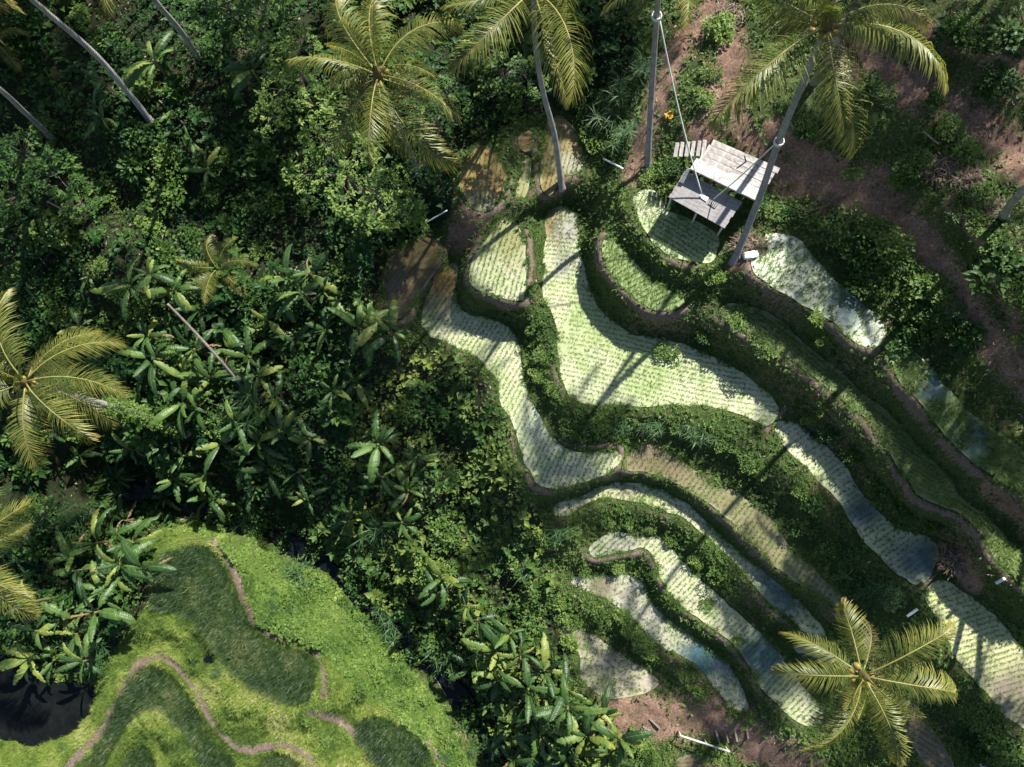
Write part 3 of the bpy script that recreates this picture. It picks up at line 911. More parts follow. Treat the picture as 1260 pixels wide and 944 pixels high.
tag(link('pond_water', field_mesh('pond', POND_P, POND[1] + .02, None, 0, M['pond'])), 'dark still pond below the banana grove', 'pond', kind='structure')
tag(link('pool_water', field_mesh('pool', POOL, -5.3 * ZS + .02, None, 0, M['stream'], .3)), 'tiny dark puddle beside the curved plot of mature rice', 'puddle', kind='structure')
tag(link('stream_water', field_mesh('stream', stream_poly, ZST + .15, None, 0, M['stream'], .6)), 'narrow dark stream running through the valley bottom', 'stream', kind='structure')

# ------------------------------------------------------------------ ground cover (stuff)
def bushy(x, y):
    return np.clip((fbm(x, y, 3.4, 14) - .36) * 2.6, 0, 1)


x, y, z, px, py = cand(230000)
k = inpoly(px, py, JUNGLE_POLY) & nofield(x, y, .35) & (bil(SOILW, x, y) < .6)
k &= rng.random(len(x)) < np.where((px < 340) & (py < 340), .8, 1) * (.25 + .85 * vnoise(x, y, 1.5, 17) ** 1.4)
x, y, z, px, py = (q[k][:64000] for q in (x, y, z, px, py))
n, nb = len(x), 5
hgt = bushy(x, y) * 2.1 * rng.random(n) ** .45
Pp = rep(np.c_[x, y, z + hgt + .03], nb)
az = rng.uniform(0, 2 * PI, n * nb)
D, U, S = dirs(az, rng.uniform(-.35, .75, n * nb))
big = vnoise(x, y, 2.2, 18)
Ln = rep(np.where(rng.random(n) < .12 * (big > .5) + .03, rng.uniform(.4, .7, n), rng.uniform(.08, .21, n)), nb) * rng.uniform(.7, 1.1, n * nb)
V, T = kites(Pp, D, U, S, Ln, Ln * rng.uniform(.2, .34, n * nb))
rv = np.clip(rep(fbm(x, y, 2.6, 19) * 1.25 - .2 + .34 * ((px > 430) & (py > 410)) + rng.normal(0, .1, n), nb), 0, 1)  # sunlight in the valley middle painted in as a lighter leaf tint
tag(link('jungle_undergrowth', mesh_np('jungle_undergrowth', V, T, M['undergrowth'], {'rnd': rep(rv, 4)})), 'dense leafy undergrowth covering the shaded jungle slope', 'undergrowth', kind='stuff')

# terrace banks: grass and small weeds
x, y, z, px, py = cand(330000)
df = bil(DF, x, y)
k = ~inpoly(px, py, JUNGLE_POLY) & ~inpoly(px, py, LIME_POLY) & (df > .02)
dens = (.95 - .9 * np.clip(bil(BUND, x, y) * 1.8, 0, 1)) * np.clip(.1 + 1.5 * fbm(x, y, 1.8, 24), 0, 1) * np.clip(1.1 - bil(SOILW, x, y) * 1.05, 0, 1)
k &= rng.random(len(x)) < dens * np.where((px > 850) & (py < 300), .6, 1)
x, y, z, px, py = (q[k] for q in (x, y, z, px, py))
tint = np.clip(fbm(x, y, 2.4, 25) * 1.2 - .12 - .15 * ((px > 1000) & (py < 520)), 0, 1)
half = rng.random(len(x)) < .55
ex, ey, ez = [], [], []
for fi in range(len(FIELDS)):
    P = flats[fi][0]
    nx_ = np.roll(P, -1, 0)
    ln_ = np.linalg.norm(nx_ - P, axis=1)
    m_ = int(ln_.sum() * 26)
    q_ = rng.choice(len(P), m_, p=ln_ / ln_.sum())
    pt = P[q_] + (nx_ - P)[q_] * rng.random((m_, 1)) + rng.normal(0, .07, (m_, 2))
    k_ = rng.random(m_) < np.clip(vnoise(pt[:, 0], pt[:, 1], .7, 49) * 1.9 - .55, 0, 1) * (1 - .85 * np.clip(bil(BUND, pt[:, 0], pt[:, 1]) * 1.6, 0, 1))
    pt = pt[k_]
    ex.append(pt[:, 0])
    ey.append(pt[:, 1])
    ez.append(np.maximum(bil(GZ, pt[:, 0], pt[:, 1]), flats[fi][1] - .02))
ex, ey, ez = np.concatenate(ex), np.concatenate(ey), np.concatenate(ez)
xh, yh, zh = np.r_[x[half], ex], np.r_[y[half], ey], np.r_[z[half], ez]
th_ = np.r_[tint[half], np.clip(fbm(ex, ey, 2.4, 25) * 1.2, 0, 1)]
V, T, rv = scatter_tufts(xh, yh, zh, 6, .1, .36, .035, .4, 1.35, .8, th_)
tag(link('bank_grass', mesh_np('bank_grass', V, T, M['bank'], {'rnd': rv})), 'short grass and weeds on the terrace banks', 'grass', kind='stuff')
h2 = ~half
n, nb = int(h2.sum()), 5
hgt = .05 + .28 * rng.random(n) * vnoise(x[h2], y[h2], 1.1, 27)
Pp = rep(np.c_[x[h2], y[h2], z[h2] + hgt], nb)
D, U, S = dirs(rng.uniform(0, 2 * PI, n * nb), rng.uniform(-.2, .8, n * nb))
Ln = rep(rng.uniform(.07, .2, n), nb) * rng.uniform(.7, 1.2, n * nb)
V, T = kites(Pp, D, U, S, Ln, Ln * rng.uniform(.2, .36, n * nb))
tag(link('bank_weeds', mesh_np('bank_weeds', V, T, M['bankweed'], {'rnd': rep(np.clip(rep(tint[h2], nb) + rng.normal(0, .08, n * nb), 0, 1), 4)})), 'low broad leaved weeds on the terrace banks', 'weeds', kind='stuff')

# bright grass of the near bank
x, y, z, px, py = cand(150000, 40, (-44, -4, -24, 0))
pth = bil(path, x, y)
k = inpoly(px, py, LIME_POLY) & (bil(DF, x, y) > .05) & (rng.random(len(x)) > pth * 1.05)
k &= rng.random(len(x)) < .5 + .6 * vnoise(x, y, 1.2, 28)
x, y, z, px, py = (q[k] for q in (x, y, z, px, py))
leafy = inpoly(px, py, [(300, 640), (345, 690), (430, 720), (520, 830), (600, 960), (540, 960), (500, 890), (420, 830), (400, 800), (320, 770), (290, 690), (230, 650)])
tint = np.clip((fbm(x, y, 1.7, 29) - .5) * 2.0 + .46, 0, 1)
g = ~leafy
V, T, rv = scatter_tufts(x[g], y[g], z[g], 6, .1, .42, .026, .5, 1.35, .9, tint[g])
tag(link('lime_grass', mesh_np('lime_grass', V, T, M['limegrass'], {'rnd': rv})), 'bright lime grass on the banks around the footpath', 'grass', kind='stuff')
n, nb = int(leafy.sum()), 5
hgt = .05 + .75 * rng.random(n) * bushy(x[leafy] * 1.6, y[leafy] * 1.6)
Pp = rep(np.c_[x[leafy], y[leafy], z[leafy] + hgt], nb)
D, U, S = dirs(rng.uniform(0, 2 * PI, n * nb), rng.uniform(-.2, .8, n * nb))
Ln = rep(rng.uniform(.09, .26, n), nb) * rng.uniform(.7, 1.2, n * nb)
V, T = kites(Pp, D, U, S, Ln, Ln * rng.uniform(.25, .4, n * nb))
tag(link('creeper_leaves', mesh_np('creeper_leaves', V, T, M['lime'], {'rnd': rep(np.clip(rep(tint[leafy] * .9, nb) + rng.normal(0, .1, n * nb), 0, 1), 4)})), 'leafy creeper covering the sunny bank beside the stream', 'creeper', kind='stuff')

# fallen leaves and twigs
x, y, z, px, py = cand(60000)
k = nofield(x, y, .3) & ~inpoly(px, py, LIME_POLY) & (rng.random(len(x)) < .1 + .5 * np.clip((fbm(x, y, 2.2, 31) - .5) * 5, 0, 1))
x, y, z = x[k], y[k], z[k]
n = len(x)
D, U, S = dirs(rng.uniform(0, 2 * PI, n), rng.normal(0, .2, n))
Ln = rng.uniform(.08, .35, n)
V, T = kites(np.c_[x, y, z + .04], D, U, S, Ln, Ln * rng.uniform(.06, .25, n), 0)
tag(link('leaf_litter', mesh_np('leaf_litter', V, T, M['litter'], {'rnd': rep(rng.random(n), 4)})), 'dry fallen leaves scattered over the bare soil', 'leaf litter', kind='stuff')

# ------------------------------------------------------------------ shrubs and trees
def shrub_mesh(name, mat, n, r, h, lmin, lmax, wr, seed, lobes=5, up=.2):
    g = np.random.default_rng(seed)
    lc = np.c_[g.normal(0, r * .45, (lobes, 2)), g.uniform(.35, .75, lobes) * h]
    lc[0, :2] = 0
    lr = g.uniform(.4, .7, lobes) * r
    w_ = g.integers(0, lobes, n)
    d = g.normal(0, 1, (n, 3))
    d[:, 2] = np.abs(d[:, 2]) * 1.0 - .25
    d /= np.linalg.norm(d, axis=1)[:, None]
    rr = lr[w_] * g.uniform(.45, 1.08, n) ** .6
    P = lc[w_] + d * rr[:, None] * np.array([1, 1, h / r * .75])
    P[:, 2] = np.maximum(P[:, 2], .02)
    az = np.arctan2(d[:, 1], d[:, 0]) + g.normal(0, .9, n)
    el = np.arcsin(np.clip(d[:, 2], -1, 1)) * .6 + g.normal(0, .4, n) - .15 + up
    D, U, S = dirs(az, el)
    L = g.uniform(lmin, lmax, n)
    V, T = kites(P, D, U, S, L, L * wr * g.uniform(.8, 1.2, n), .12)
    rv = np.clip(.25 + .5 * g.random(lobes)[w_] + g.normal(0, .13, n), 0, 1)
    return mesh_np(name, V, T, mat, {'rnd': rep(rv, 4)})


def reed_mesh(name, mat, n, h, seed):
    """upright stems that carry long arching blades"""
    g = np.random.default_rng(seed)
    st = 7
    c = g.normal(0, .45, (st, 2))
    w_ = g.integers(0, st, n)
    t = g.uniform(.3, 1, n)
    P = np.c_[c[w_] * (1 + .35 * t[:, None]), t * h * (.7 + .3 * g.random(st)[w_])]
    D, U, S = dirs(g.uniform(0, 2 * PI, n), g.uniform(-.1, .9, n))
    L = g.uniform(.4, .85, n)
    V, T = blades(P, D, S, L, L * .028 + .006, 1.0)
    rv = np.clip(.2 + .5 * g.random(st)[w_] + g.normal(0, .15, n), 0, 1)
    return mesh_np(name, V, T, mat, {'rnd': rep(rv, 5)})


SH = {
    'round': [shrub_mesh('shrub', M['bankweed'], 520, .8, .9, .1, .22, .3, 200 + i, 6) for i in range(4)],
    'broad': [shrub_mesh('shrub', M['shrub'], 210, .8, .9, .22, .45, .3, 210 + i, 5) for i in range(3)],
    'dark': [shrub_mesh('shrub', M['undergrowth'], 420, .9, 1.0, .14, .3, .27, 220 + i, 6) for i in range(3)],
    'lime': [shrub_mesh('shrub', M['lime'], 480, .8, .8, .1, .22, .32, 230 + i, 6) for i in range(3)],
    'fine': [shrub_mesh('shrub', M['reed'], 700, .8, .8, .1, .24, .13, 240 + i, 7) for i in range(3)],
    'reed': [reed_mesh('reed_clump', M['reed'], 150, 1.5, 250 + i) for i in range(3)],
    'croton': [shrub_mesh('croton_shrub', M['croton'], 90, .28, .4, .1, .2, .3, 260, 3)],
}
LOOK = {'round': 'rounded mid green shrub', 'broad': 'broad leaved green shrub', 'dark': 'dark leafy shrub', 'lime': 'bright lime shrub', 'fine': 'feathery fine leaved shrub', 'reed': 'clump of long narrow reed leaves', 'croton': 'small orange yellow croton shrub'}
shrubs = []                                          # (object, px, py, kind, scale)


def put_shrub(px, py, kind, s):
    p = onground(px, py)
    if px > 960 and py < 300:
        s *= .8
    o = link('reed_clump' if kind == 'reed' else 'croton_shrub' if kind == 'croton' else 'shrub', random.choice(SH[kind]))
    o.location = p - Vector((0, 0, .05))
    o.rotation_euler = (0, 0, random.uniform(0, 2 * PI))
    o.scale = (s * random.uniform(.85, 1.15), s * random.uniform(.85, 1.15), s * random.uniform(.8, 1.1))
    shrubs.append((o, px, py, kind, s))
    return o


SPEC = [(820,436,'round',.85),(905,398,'round',.8),(868,412,'dark',.6),(880,340,'lime',.7),(935,425,'round',.7),(1090,308,'round',1.3),(1102,338,'round',1.2),(1078,287,'round',1.0),(1140,352,'round',1.2),(1118,385,'round',1.1),(1150,400,'round',1.0),(1070,345,'dark',1.2),(1050,310,'dark',1.0),(1170,385,'fine',.9),(1185,420,'broad',1.0),(1105,420,'dark',1.0),(1195,268,'lime',1.0),(1215,292,'round',1.2),(1228,335,'broad',1.2),(1250,360,'round',1.0),(1205,245,'round',.9),(1180,255,'dark',.9),(1050,215,'round',.8),(1120,205,'round',1.2),(1100,225,'lime',.8),(1065,108,'broad',.9),(1090,120,'round',.8),(1160,160,'round',1.1),(1180,185,'round',1.1),(1150,130,'broad',.8),(1200,60,'dark',1.1),(1160,50,'broad',1.2),(1230,100,'dark',1.1),(1190,30,'round',.9),(1240,50,'broad',1.0),(1210,110,'broad',.9),
        (985,165,'broad',.8),(1000,160,'round',.6),(880,42,'lime',1.2),(875,95,'round',.7),(868,122,'lime',.6),(890,145,'lime',.5),(765,120,'reed',.9),(790,95,'reed',.8),(745,150,'reed',.9),(760,170,'fine',1.0),(740,175,'lime',.8),(775,165,'reed',.8),(735,135,'reed',.8),(755,190,'round',.8),(720,150,'dark',.9),(823,146,'croton',1),(815,210,'round',.7),(830,205,'dark',.6),(800,215,'lime',.6),(925,250,'dark',.8),(950,262,'round',.8),(975,262,'dark',.9),(1000,270,'round',.9),(1020,285,'dark',.9),
        (760,525,'fine',.9),(785,528,'reed',.6),(805,525,'reed',.7),(845,530,'reed',.6),(868,540,'reed',.7),(830,520,'round',.6),(890,548,'round',.7),(740,520,'round',.7),(720,515,'dark',.7),(700,525,'round',.8),(910,560,'round',.6),(930,575,'round',.7),(680,480,'round',.6),(668,440,'round',.6),(660,400,'round',.6),(655,360,'round',.5),(665,465,'lime',.6),
        (780,465,'fine',.001),(985,605,'lime',.7),(1000,620,'broad',.6),(995,650,'dark',.7),(1030,680,'dark',.8),(1060,725,'reed',.8),(1085,725,'fine',1.0),(1045,715,'dark',.8),(1000,515,'lime',.6),(1010,500,'lime',.5),(1020,530,'dark',.8),(1050,560,'dark',.8),(1080,600,'dark',.9),(1110,630,'dark',.8),(1150,645,'dark',.6),
        (1005,395,'lime',.6),(1015,415,'lime',.5),(1200,880,'round',.9),(1220,905,'broad',.8),(1190,915,'dark',1.0),(1240,925,'round',.9),(1165,860,'dark',.7),(1180,735,'dark',.001),
        (745,640,'round',.7),(775,640,'round',.6),(800,650,'round',.5),(690,655,'reed',.7),(675,665,'lime',.7),(705,650,'round',.6),(830,665,'round',.6),(860,690,'lime',.7),(880,700,'round',.8),(895,720,'dark',.6),(720,700,'round',.6),(760,695,'lime',.6),(790,700,'lime',.5),(805,705,'round',.5),(765,760,'lime',.7),(740,755,'round',.7),(790,790,'round',.5),(775,775,'lime',.6),(800,800,'lime',.5),(840,830,'round',.6),(860,850,'round',.5),(868,742,'round',.5),(905,790,'round',.4),(835,745,'lime',.001),(900,875,'round',.6),(920,883,'lime',.6),(940,870,'round',.5),
        (795,920,'lime',.8),(800,935,'round',.7),(865,925,'round',.6),(880,930,'lime',.6),(890,915,'lime',.5),(690,745,'lime',.8),(700,790,'lime',.7),(705,765,'round',.6),(720,800,'lime',.001),(675,720,'round',.8),(660,735,'dark',.9),(650,700,'reed',.8),
        (370,712,'fine',1.5),(335,705,'lime',.8),(465,838,'lime',.9),(445,850,'round',.6),(490,810,'lime',.8),(420,745,'round',.8),(400,760,'lime',.7),(450,790,'lime',.8),(480,855,'lime',.6),(510,865,'lime',.7),(530,890,'lime',.7),(350,740,'lime',.8),(240,645,'lime',.8),(275,650,'lime',.7),(215,660,'lime',.7),(310,660,'round',.7),(380,735,'round',.9),(430,775,'lime',.6),(500,840,'round',.7),(550,915,'lime',.8),(565,935,'lime',.8)]
for px, py, kd, s in SPEC:
    if s > .01:
        put_shrub(px, py, kd, s)
for i, (ax_, ay_) in enumerate(smooth_poly(STREAM_L, 2, False)[2::2]):
    if math.hypot(ax_ - 405, ay_ - 693) < 28 or math.hypot(ax_ - 548, ay_ - 838) < 24:
        continue
    put_shrub(ax_ + random.uniform(-6, 14), ay_ + random.uniform(-14, 8), random.choice(['dark', 'broad', 'reed', 'dark']), random.uniform(.9, 1.35))
for _ in range(70):
    sx_, sy_ = random.uniform(20, 580), random.uniform(640, 940)
    pa = [np.array([q]) for q in (sx_, sy_)]
    if not inpoly(*pa, LIME_POLY)[0]:
        continue
    p = onground(sx_, sy_)
    if bil(DF, np.array([p.x]), np.array([p.y]))[0] < .35 or bil(path, np.array([p.x]), np.array([p.y]))[0] > .2:
        continue
    put_shrub(sx_, sy_, random.choice(['lime', 'lime', 'round', 'fine']), random.uniform(.25, .6))
# jungle shrubs: scattered with a minimum gap
pts = []
tries = 0
while len(pts) < 125 and tries < 6000:
    tries += 1
    px, py = random.uniform(-20, 790), random.uniform(-20, 960)
    if not inpoly(np.array([px]), np.array([py]), JUNGLE_POLY)[0]:
        continue
    if any((px - q[0]) ** 2 + (py - q[1]) ** 2 < 30 ** 2 for q in pts):
        continue
    p = onground(px, py)
    if bil(DF, np.array([p.x]), np.array([p.y]))[0] < .8:
        continue
    pts.append((px, py))
    if px > 520 and py > 420:
        kd = random.choice(['reed', 'reed', 'fine', 'round', 'dark', 'lime'])
    elif py > 420:
        kd = random.choice(['broad', 'dark', 'round', 'broad', 'reed'])
    elif px > 330:
        kd = random.choice(['dark', 'round', 'dark', 'broad'])
    else:
        kd = random.choice(['round', 'round', 'dark', 'lime', 'broad'])
    put_shrub(px, py, kd, random.uniform(.8, 1.5))


def tree(label, base_px, top_h, crown, mat, nleaf, seed, lsize=(.16, .34)):
    """crown: [(px, py, height above base, radius)] lobes"""
    g = np.random.default_rng(seed)
    b = onground(*base_px)
    t = empty('broadleaf_tree', b)
    tag(t, label, 'tree', 'broadleaf trees in the jungle')
    V, Fc = [], []
    fork = Vector((0, 0, top_h * .4))
    tube([(0, 0, -.3), (.05, .05, top_h * .2), fork], [.2, .16, .13], 8, V, Fc)
    LV, LF, RV = [], [], []
    off = 0
    for (px, py, h, r) in crown:
        c = at(px, py, b.z + h) - b
        mid = fork.lerp(c, .5) + Vector((0, 0, .3))
        tube([fork, mid, c], [.1, .07, .03], 6, V, Fc)
        n = int(nleaf * r * r)
        nc = max(10, n // 7)                            # leaf sprays
        d = g.normal(0, 1, (nc, 3))
        d[:, 2] = np.abs(d[:, 2]) * .9 - .3
        d /= np.linalg.norm(d, axis=1)[:, None]
        cen = np.array(c) + d * (r * g.uniform(.35, 1.05, nc) ** .5)[:, None] * np.array([1, 1, .7])
        for q in range(0, nc, 9):                       # twigs
            m2 = Vector(cen[q])
            tube([c, c.lerp(m2, .5) + Vector((0, 0, .1)), m2], [.03, .02, .008], 4, V, Fc)
        P = rep(cen, 7) + g.normal(0, .05, (nc * 7, 3))
        D, U, S = dirs(g.uniform(0, 2 * PI, nc * 7), g.uniform(-.3, .6, nc * 7))
        L = g.uniform(*lsize, nc * 7)
        v, f = kites(P, D, U, S, L, L * g.uniform(.2, .3, nc * 7))
        LV.append(v)
        LF.append(f + off)
        off += len(v)
        RV.append(rep(np.clip(rep(.15 + .7 * g.random(nc), 7) + g.normal(0, .08, nc * 7), 0, 1), 4))
    link('trunk', mesh_py('trunk', V, Fc, M['bark']), t)
    link('crown', mesh_np('crown', np.concatenate(LV), np.concatenate(LF), mat, {'rnd': np.concatenate(RV)}), t)
    return t


tree('yellow green broadleaf tree beside the star shaped palm crown', (440, 235), 4.5, [(395,170,3.4,1.3),(375,215,3.0,1.2),(430,240,3.6,1.3),(465,262,3.9,1.3),(500,255,3.4,1.0),(480,225,4.2,1.1),(440,190,3.6,1.2),(515,275,2.8,.7)], M['lime'], 330, 301, (.12, .26))
tree('green broadleaf tree behind the star shaped palm crown', (380, 110), 4.5, [(370,60,3.8,1.3),(345,110,3.4,1.3),(385,130,3.8,1.2),(330,150,3.0,1.1)], M['lime'], 300, 302, (.12, .26))
tree('dark broadleaf tree among the left hand leaning trunks', (60, 230), 5, [(30,190,4,1.5),(70,215,4.2,1.4),(25,240,3.5,1.4),(100,250,3.4,1.2)], M['shrub'], 300, 303, (.14, .3))
tree('small olive broadleaf tree by the lower left palm', (70, 650), 3.5, [(35,645,3,1.2),(60,630,3,1.0),(20,665,2.6,1.0)], M['shrub'], 330, 304, (.1, .2))
tree('broadleaf tree shading the top of the jungle', (300, 40), 5, [(285,0,4.5,1.6),(325,20,4.3,1.5),(255,10,4,1.2)], M['shrub'], 260, 305, (.14, .3))
tree('broadleaf tree on the dark slope above the brown paddies', (560, 150), 4, [(550,120,3.4,1.2),(530,160,3.2,1.2),(520,210,3.0,1.0)], M['shrub'], 280, 306, (.14, .28))
tree('dark leaning broadleaf tree over the top brown paddy', (640, 110), 4.5, [(620,95,4,1.3),(650,100,4.2,1.1),(600,60,4,1.3)], M['undergrowth'], 280, 307, (.16, .3))

# ------------------------------------------------------------------ banana plants
def banana_leaf(seed, e0, e1, L=2.3, W=.27, torn=.15):
    g = random.Random(seed)
    rows, cols = 26, [-1, -.86, -.45, -.1, 0, .1, .45, .86, 1]
    V, rib, vein, Fc = [], [], [], []
    p = Vector((0, 0, 0))
    ds = L / (rows - 1)
    sway = g.uniform(-.18, .18)
    tears = {s: [g.random() < torn for _ in range(rows)] for s in (-1, 1)}
    yaw = 0
    for i in range(rows):
        t = i / (rows - 1)
        e = e0 + (e1 - e0) * t ** 1.25
        yaw = sway * t
        f = Vector((math.cos(e) * math.cos(yaw), math.cos(e) * math.sin(yaw), math.sin(e)))
        s = Vector((-math.sin(yaw), math.cos(yaw), 0))
        u = s.cross(f) * -1
        u = f.cross(s) * -1 if u.z < 0 else u
        tb = max(0, (t - .14) / .86)
        wb = W * (max(0, math.sin(PI * min(1, tb) ** .85)) ** .42) if tb > 0 else .018
        wb = max(wb, .016)
        for c in cols:
            sd_ = -1 if c < 0 else 1
            ww = wb * c
            if abs(c) > .5 and tears[sd_][i] and 3 < i < rows - 2:
                ww *= g.uniform(.35, .7)
            dz = abs(c) ** 1.6 * wb * -.2 + .10 * wb * (1 - abs(abs(c) - .45) * 2) + .012 * math.sin(i * 1.9 + c * 2)
            V.append(p + s * ww + u * dz)
            rib.append(1.0 if abs(c) < .05 else 0.0)
            vein.append(i * 6.0 + abs(c) * 4)
        p = p + f * ds
    nc = len(cols)
    for i in range(rows - 1):
        for c in range(nc - 1):
            Fc.append((i * nc + c, i * nc + c + 1, (i + 1) * nc + c + 1, (i + 1) * nc + c))
    Fc = [q[::-1] for q in Fc]
    return mesh_np('leaf', np.array([tuple(v) for v in V]), np.array(Fc), M['banana'], {'rib': rib, 'vein': vein}, True)


BL = {'up': [banana_leaf(400 + i, 1.2, .3, 2.1, .22, .12) for i in range(2)],
      'mid': [banana_leaf(410 + i, .8, -.85, 2.5, .25, [.08, .18, .4, .14][i]) for i in range(4)],
      'low': [banana_leaf(420 + i, .35, -1.15, 2.3, .235, [.2, .45, .28][i]) for i in range(3)]}
stem_meshes = []
for h in (1.2, 1.7, 2.2):
    V, Fc = tube([(0, 0, -.3), (.02, .01, h * .4), (.03, 0, h * .8), (.03, 0, h + .1)], [.13, .11, .085, .05], 8)
    stem_meshes.append((h, mesh_py('stem', V, Fc, M['stem'])))
BAN = [(545,712,1.0),(539,730,.8),(587,762,1.0),(575,745,.8),(582,818,1.0),(612,800,.9),(615,834,1.0),(465,546,1.2),(470,587,1.0),(503,603,1.0),(495,643,1.0),(462,598,.7),(378,612,1.0),(366,582,1.0),(332,577,1.0),(511,564,.9),(447,640,.7),(670,826,1.0),(696,848,1.0),(650,846,1.0),(698,872,1.0),(665,902,1.1),(684,908,.9),(721,905,1.0),(742,877,.9),(762,907,1.0),(750,925,.9),(696,935,1.0),(652,882,1.0),(628,780,.9),(640,805,.9),(632,890,1.0),(605,865,.9),(630,935,1.0),
       (130,727,1.1),(122,752,1.0),(76,762,1.1),(95,780,1.0),(41,809,1.1),(69,811,1.0),(109,811,.9),(152,640,1.3),(140,660,1.1),(114,668,1.1),(165,668,1.0),(84,685,1.1),(152,693,1.1),(178,699,1.0),(91,702,1.0),(145,714,1.0),(50,775,1.0),(20,790,1.0),(45,740,1.0),(142,587,.8),(168,554,1.0),(216,589,1.0),(203,612,.8),(224,561,.9),(254,582,1.0),(257,612,.9),(300,569,1.1),(312,599,1.0),(221,495,1.1),(244,503,1.0),(56,528,.7),(86,559,.7),
       (175,334,1.0),(152,349,.9),(183,413,1.2),(190,440,1.1),(236,428,1.1),(282,431,1.1),(305,438,1.0),(318,462,1.1),(257,464,1.2),(229,469,1.1),(208,354,.9),(247,378,1.0),(285,408,1.1),(340,490,1.0),(350,530,1.0),(290,520,1.1),(320,545,1.0),(380,540,.9),(270,545,.9),(378,334,1.0),(353,342,1.0),(399,362,1.0),(371,360,1.1),(345,362,1.0),(330,395,1.0),(365,415,.9),(400,405,.8),(467,392,1.0),(442,405,1.0),(480,408,.9),(186,71,.9),(127,102,.8),(125,145,.8),(247,201,.9),(310,86,.9),(230,170,.7),(110,340,.8),(60,300,.8),(30,345,.7),(95,400,.7),(410,480,.8),(440,470,.7)]
bananas = []
DEADL = banana_leaf(440, .1, -1.3, 2.0, .2, .5)
DEADL.name = 'dead_leaf'
DEADL.materials[0] = plain('dry_banana_leaf', (.12, .08, .04), (.28, .2, .11), 6, .8, .1)


def banana(px, py, s):
    b = onground(px, py)
    h, sm = random.choice(stem_meshes)
    # crown appears at (px, py): slide the base towards the point below the camera's nadir
    c = at(px, py, b.z + h * s)
    b = Vector((c.x, c.y, zat(c.x, c.y)))
    t = empty('banana_plant', b, random.uniform(0, 2 * PI))
    t.scale = (s, s, s)
    link('stem', sm, t)
    n = random.randint(6, 9)
    a0 = random.uniform(0, 6)
    for i in range(n):
        kd = 'up' if i < 2 else ('mid' if i < n - 3 else 'low')
        o = link('leaf', random.choice(BL[kd]), t)
        o.location = (.03, 0, h * random.uniform(.92, 1.03))
        k = random.uniform(.5, 1.1)
        o.scale = (k, k * random.uniform(.85, 1.15), k)
        o.rotation_euler = (random.uniform(-.5, .5), random.uniform(-.3, .25), a0 + i * 2.4 + random.uniform(-.8, .8))
    if random.random() < .5:
        for i in range(random.randint(1, 2)):
            o = link('dead_leaf', DEADL, t)
            o.location = (.03, 0, h * .85)
            k = random.uniform(.6, .9)
            o.scale = (k, k * .7, k)
            o.rotation_euler = (random.uniform(-.6, .6), 0, random.uniform(0, 6.3))
    bananas.append((t, px, py, s, n))


for px, py, s in BAN:
    banana(px, py, s * random.uniform(.82, 1.12))

